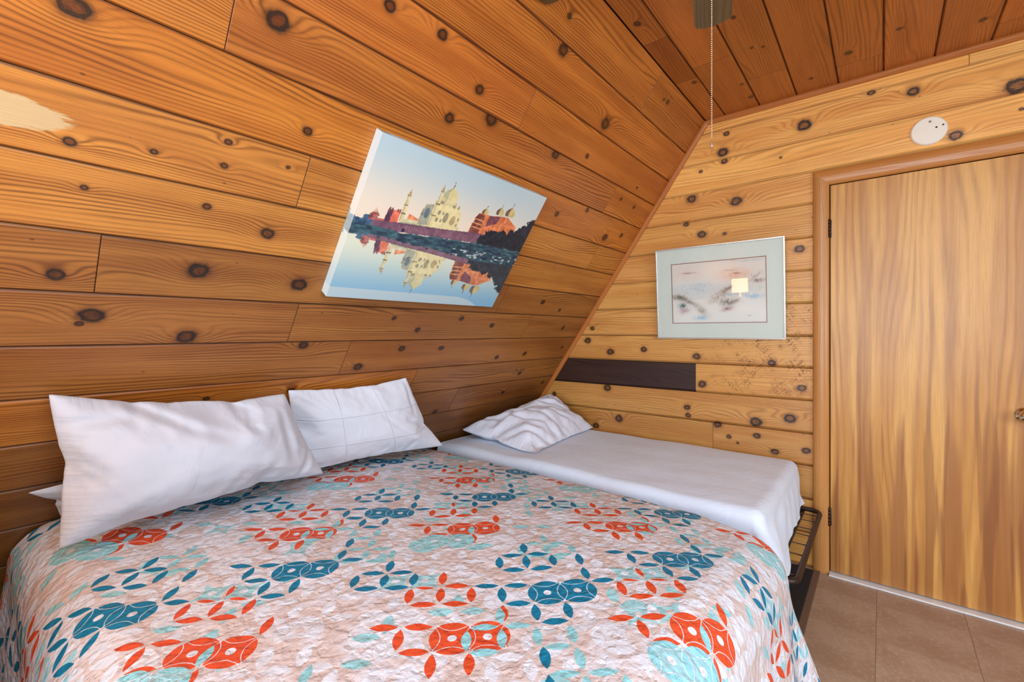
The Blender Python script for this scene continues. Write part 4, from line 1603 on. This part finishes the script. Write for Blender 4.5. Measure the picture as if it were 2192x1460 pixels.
# ------------------------------------------------------------------ round cover plate above the door
M_plate = plain('cream_plastic', lin(250, 244, 226), .45, 0, 10, .02)
pl = empty('detector_plate', (.170, GY, 2.205))
bm = bmesh.new(); add_lathe(bm, [(.064, 0), (.066, .002), (.066, .005), (.0635, .0085), (.0625, .0105), (.060, .012), (0, .0125)], 56, (0, 0, 0), 'Y')
from_bm('plate', bm, M_plate, pl, False)
M_hole = plain('screw_dark', lin(60, 54, 46), .6)
M_grey = plain('grey_screw', lin(150, 146, 136), .5, .3)
for (hx, hz, r_, mt_, nm) in ((.004, .040, .0052, M_grey, 'screw'), (.026, .008, .0042, M_hole, 'screw'), (.049, .014, .0038, M_hole, 'screw')):
    bm = bmesh.new(); add_lathe(bm, [(r_, 0), (r_, .0132), (r_ * .75, .0140), (0, .0140)], 16, (hx, 0, hz), 'Y')
    add_box(bm, (hx, -.0140, hz), (r_ * 1.3, .0008, r_ * .25))
    from_bm(nm, bm, mt_, pl, False)
tag(pl, 'round cream plastic detector base screwed to the wall above the door', 'detector')

# nail left in the wall
bm = bmesh.new()
add_lathe(bm, [(.0012, -.01), (.0012, .010), (.0028, .011), (.0028, .012), (0, .0125)], 10, (0, 0, 0), 'Y')
nl = from_bm('nail', bm, M_grey, None, True)
nl.location = (-.788, GY, 1.164)
tag(nl, 'small bare nail in the boards below the framed watercolour', 'nail')

# ------------------------------------------------------------------ ceiling fan with its pull chain
M_blade = wood('fan_blade_wood', lin(112, 96, 66), lin(92, 76, 50), lin(52, 42, 28), knots=False, K=70, ring=.5, rough=.4)
M_fanm = plain('fan_metal', lin(120, 92, 56), .35, .9, 20, .1)
FX, FY = -.345, 1.235
fan = empty('ceiling_fan', (FX, FY, CZ))
bm = bmesh.new()
add_lathe(bm, [(.065, 0), (.065, -.012), (.05, -.035), (.014, -.045), (.014, -.07), (.08, -.078), (.115, -.10), (.12, -.145), (.10, -.165), (.06, -.172), (.055, -.20), (.045, -.225), (0, -.228)], 40)
from_bm('motor_housing', bm, M_fanm, fan, True)
TIP = Vector((-.490, 1.787, 2.402)) - Vector((FX, FY, CZ))
base_a = math.atan2(TIP.y, TIP.x)
BL = math.hypot(TIP.x, TIP.y)
for k in range(5):
    ang = base_a + k * 2 * PI / 5
    ct, st = math.cos(ang), math.sin(ang)
    prof = [(.17, -.045), (.20, -.056), (BL - .03, -.067), (BL - .006, -.060), (BL + .004, -.045), (BL + .002, 0.0), (BL - .012, .035), (BL - .030, .056), (BL - .05, .062), (.20, .056), (.17, .045)]
    pitch = math.radians(-12)
    top, bot, wv = [], [], []
    for (rr_, ww) in prof:
        wy, wz = ww * math.cos(pitch), ww * math.sin(pitch)
        for lst, dz in ((top, .003), (bot, -.003)):
            lst.append((rr_ * ct - wy * st, rr_ * st + wy * ct, TIP.z + wz + dz))
    n_ = len(prof)
    me = mesh('blade', top + bot, [tuple(range(n_)), tuple(reversed(range(n_, 2 * n_)))] + [(i, i + n_, (i + 1) % n_ + n_, (i + 1) % n_) for i in range(n_)])
    bm = bmesh.new(); bm.from_mesh(me); bmesh.ops.recalc_face_normals(bm, faces=bm.faces); bm.to_mesh(me); bm.free()
    set_attrs(me, [(p_[0], p_[1], k * 1.3) for p_ in prof] * 2, (1, 1, 1), [])
    bl_ = link('blade', me, M_blade, fan)
    bm = bmesh.new()
    add_tube(bm, [(.09 * ct, .09 * st, -.135), (.15 * ct, .15 * st, TIP.z + .008), (.22 * ct, .22 * st, TIP.z + .006)], .008, 8)
    from_bm('blade_iron', bm, M_fanm, fan, True)
# ball chain
CHX, CHY = -.305 - FX, 1.105 - FY
M_chain = plain('chain_metal', lin(232, 220, 196), .22, .9, 10, .05)
z0c, z1c = 2.40 - CZ, 1.700 - CZ
bm = bmesh.new()
nb = int((z0c - z1c) / .0047)
for k in range(nb):
    bmesh.ops.create_icosphere(bm, subdivisions=1, radius=.0017)
    for v in bm.verts[-12:] if False else []:
        pass
bm.free()
bm = bmesh.new()
for k in range(nb):
    r_ = bmesh.ops.create_icosphere(bm, subdivisions=2, radius=.00175)
    for v in r_['verts']:
        v.co += Vector((CHX, CHY, z0c - k * .0047))
ch = from_bm('pull_chain', bm, M_chain, fan, True)
ch['kind'] = 'stuff'
bm = bmesh.new()
add_lathe(bm, [(.0010, .012), (.0024, .010), (.0026, .002), (.0036, 0), (.0036, -.0015), (0, -.0015)], 14, (CHX, CHY, z1c - .011))
from_bm('chain_bell', bm, M_chain, fan, True)
bm = bmesh.new()
add_tube(bm, [(.05, -.02, -.19), (CHX, CHY, -.17), (CHX, CHY, z0c)], .0018, 6)
from_bm('chain_arm', bm, M_fanm, fan, True)
tag(fan, 'ceiling fan with grey brown wooden blades and a hanging ball chain', 'fan')

# ------------------------------------------------------------------ lamp left of the bed (seen only mirrored in the picture glass) and its unseen dresser
M_dr = wood('dresser_wood', lin(160, 100, 56), lin(140, 84, 46), lin(90, 50, 26), knots=False)
nsd = empty('shading_chest', (-1.42, -.60, 0))  # unseen chest made tall to keep daylight off the quilt's left edge
def nbox(name, c, s, par, mat=M_dr):
    bm = bmesh.new(); add_box(bm, c, s, .004, 2)
    bmesh.ops.recalc_face_normals(bm, faces=bm.faces)
    me = bpy.data.meshes.new(name); bm.to_mesh(me); bm.free()
    set_attrs(me, [(v.co.y + v.co.z * .2, v.co.z + v.co.x, 2.0) for v in me.vertices], (1, 1, 1), [])
    return link(name, me, mat, par)
nbox('top_board', (0, 0, 1.00), (.58, .56, .028), nsd)
nbox('carcass', (-.01, 0, .52), (.54, .52, .93), nsd)
for k in range(4):
    d_ = nbox('drawer', (.27, 0, .17 + k * .232), (.022, .49, .215), nsd)
    bm = bmesh.new(); add_lathe(bm, [(0, 0), (.006, .002), (.006, .012), (.014, .018), (.012, .026), (0, .028)], 16, (0, 0, 0), 'X')
    for v in bm.verts:
        v.co += Vector((.281, 0, .17 + k * .232))
    from_bm('knob', bm, M_brass, d_, True)
tag(nsd, 'unseen brown wooden chest under the lit lamp, made tall to shade the quilt', 'dresser')
lp = empty('table_lamp', (-1.40, -.60, 1.014))
M_lbase = plain('lamp_brass', lin(190, 160, 110), .3, .8)
bm = bmesh.new()
add_lathe(bm, [(.07, 0), (.07, .012), (.02, .025), (.016, .04), (.045, .08), (.050, .11), (.03, .16), (.012, .19), (.010, .24), (0, .24)], 32)
from_bm('lamp_base', bm, M_lbase, lp, True)
gs = G('lamp_shade_cloth', .8)
tx_ = gs.noise(gs.coords('Object'), 60.0, 3.0)
gs.color(gs.mix(tx_, lin(240, 220, 180), lin(228, 204, 160)))
gs.bsdf.inputs['Emission Color'].default_value = (1.0, .58, .24, 1)
gs.bsdf.inputs['Emission Strength'].default_value = 14.0
bm = bmesh.new()
add_tube(bm, [(0, 0, .212), (0, 0, .377)], .092, 40, cap=False)
from_bm('lamp_shade', bm, gs.mat, lp, True)
tag(lp, 'lit table lamp with drum shade on the chest of drawers', 'lamp')
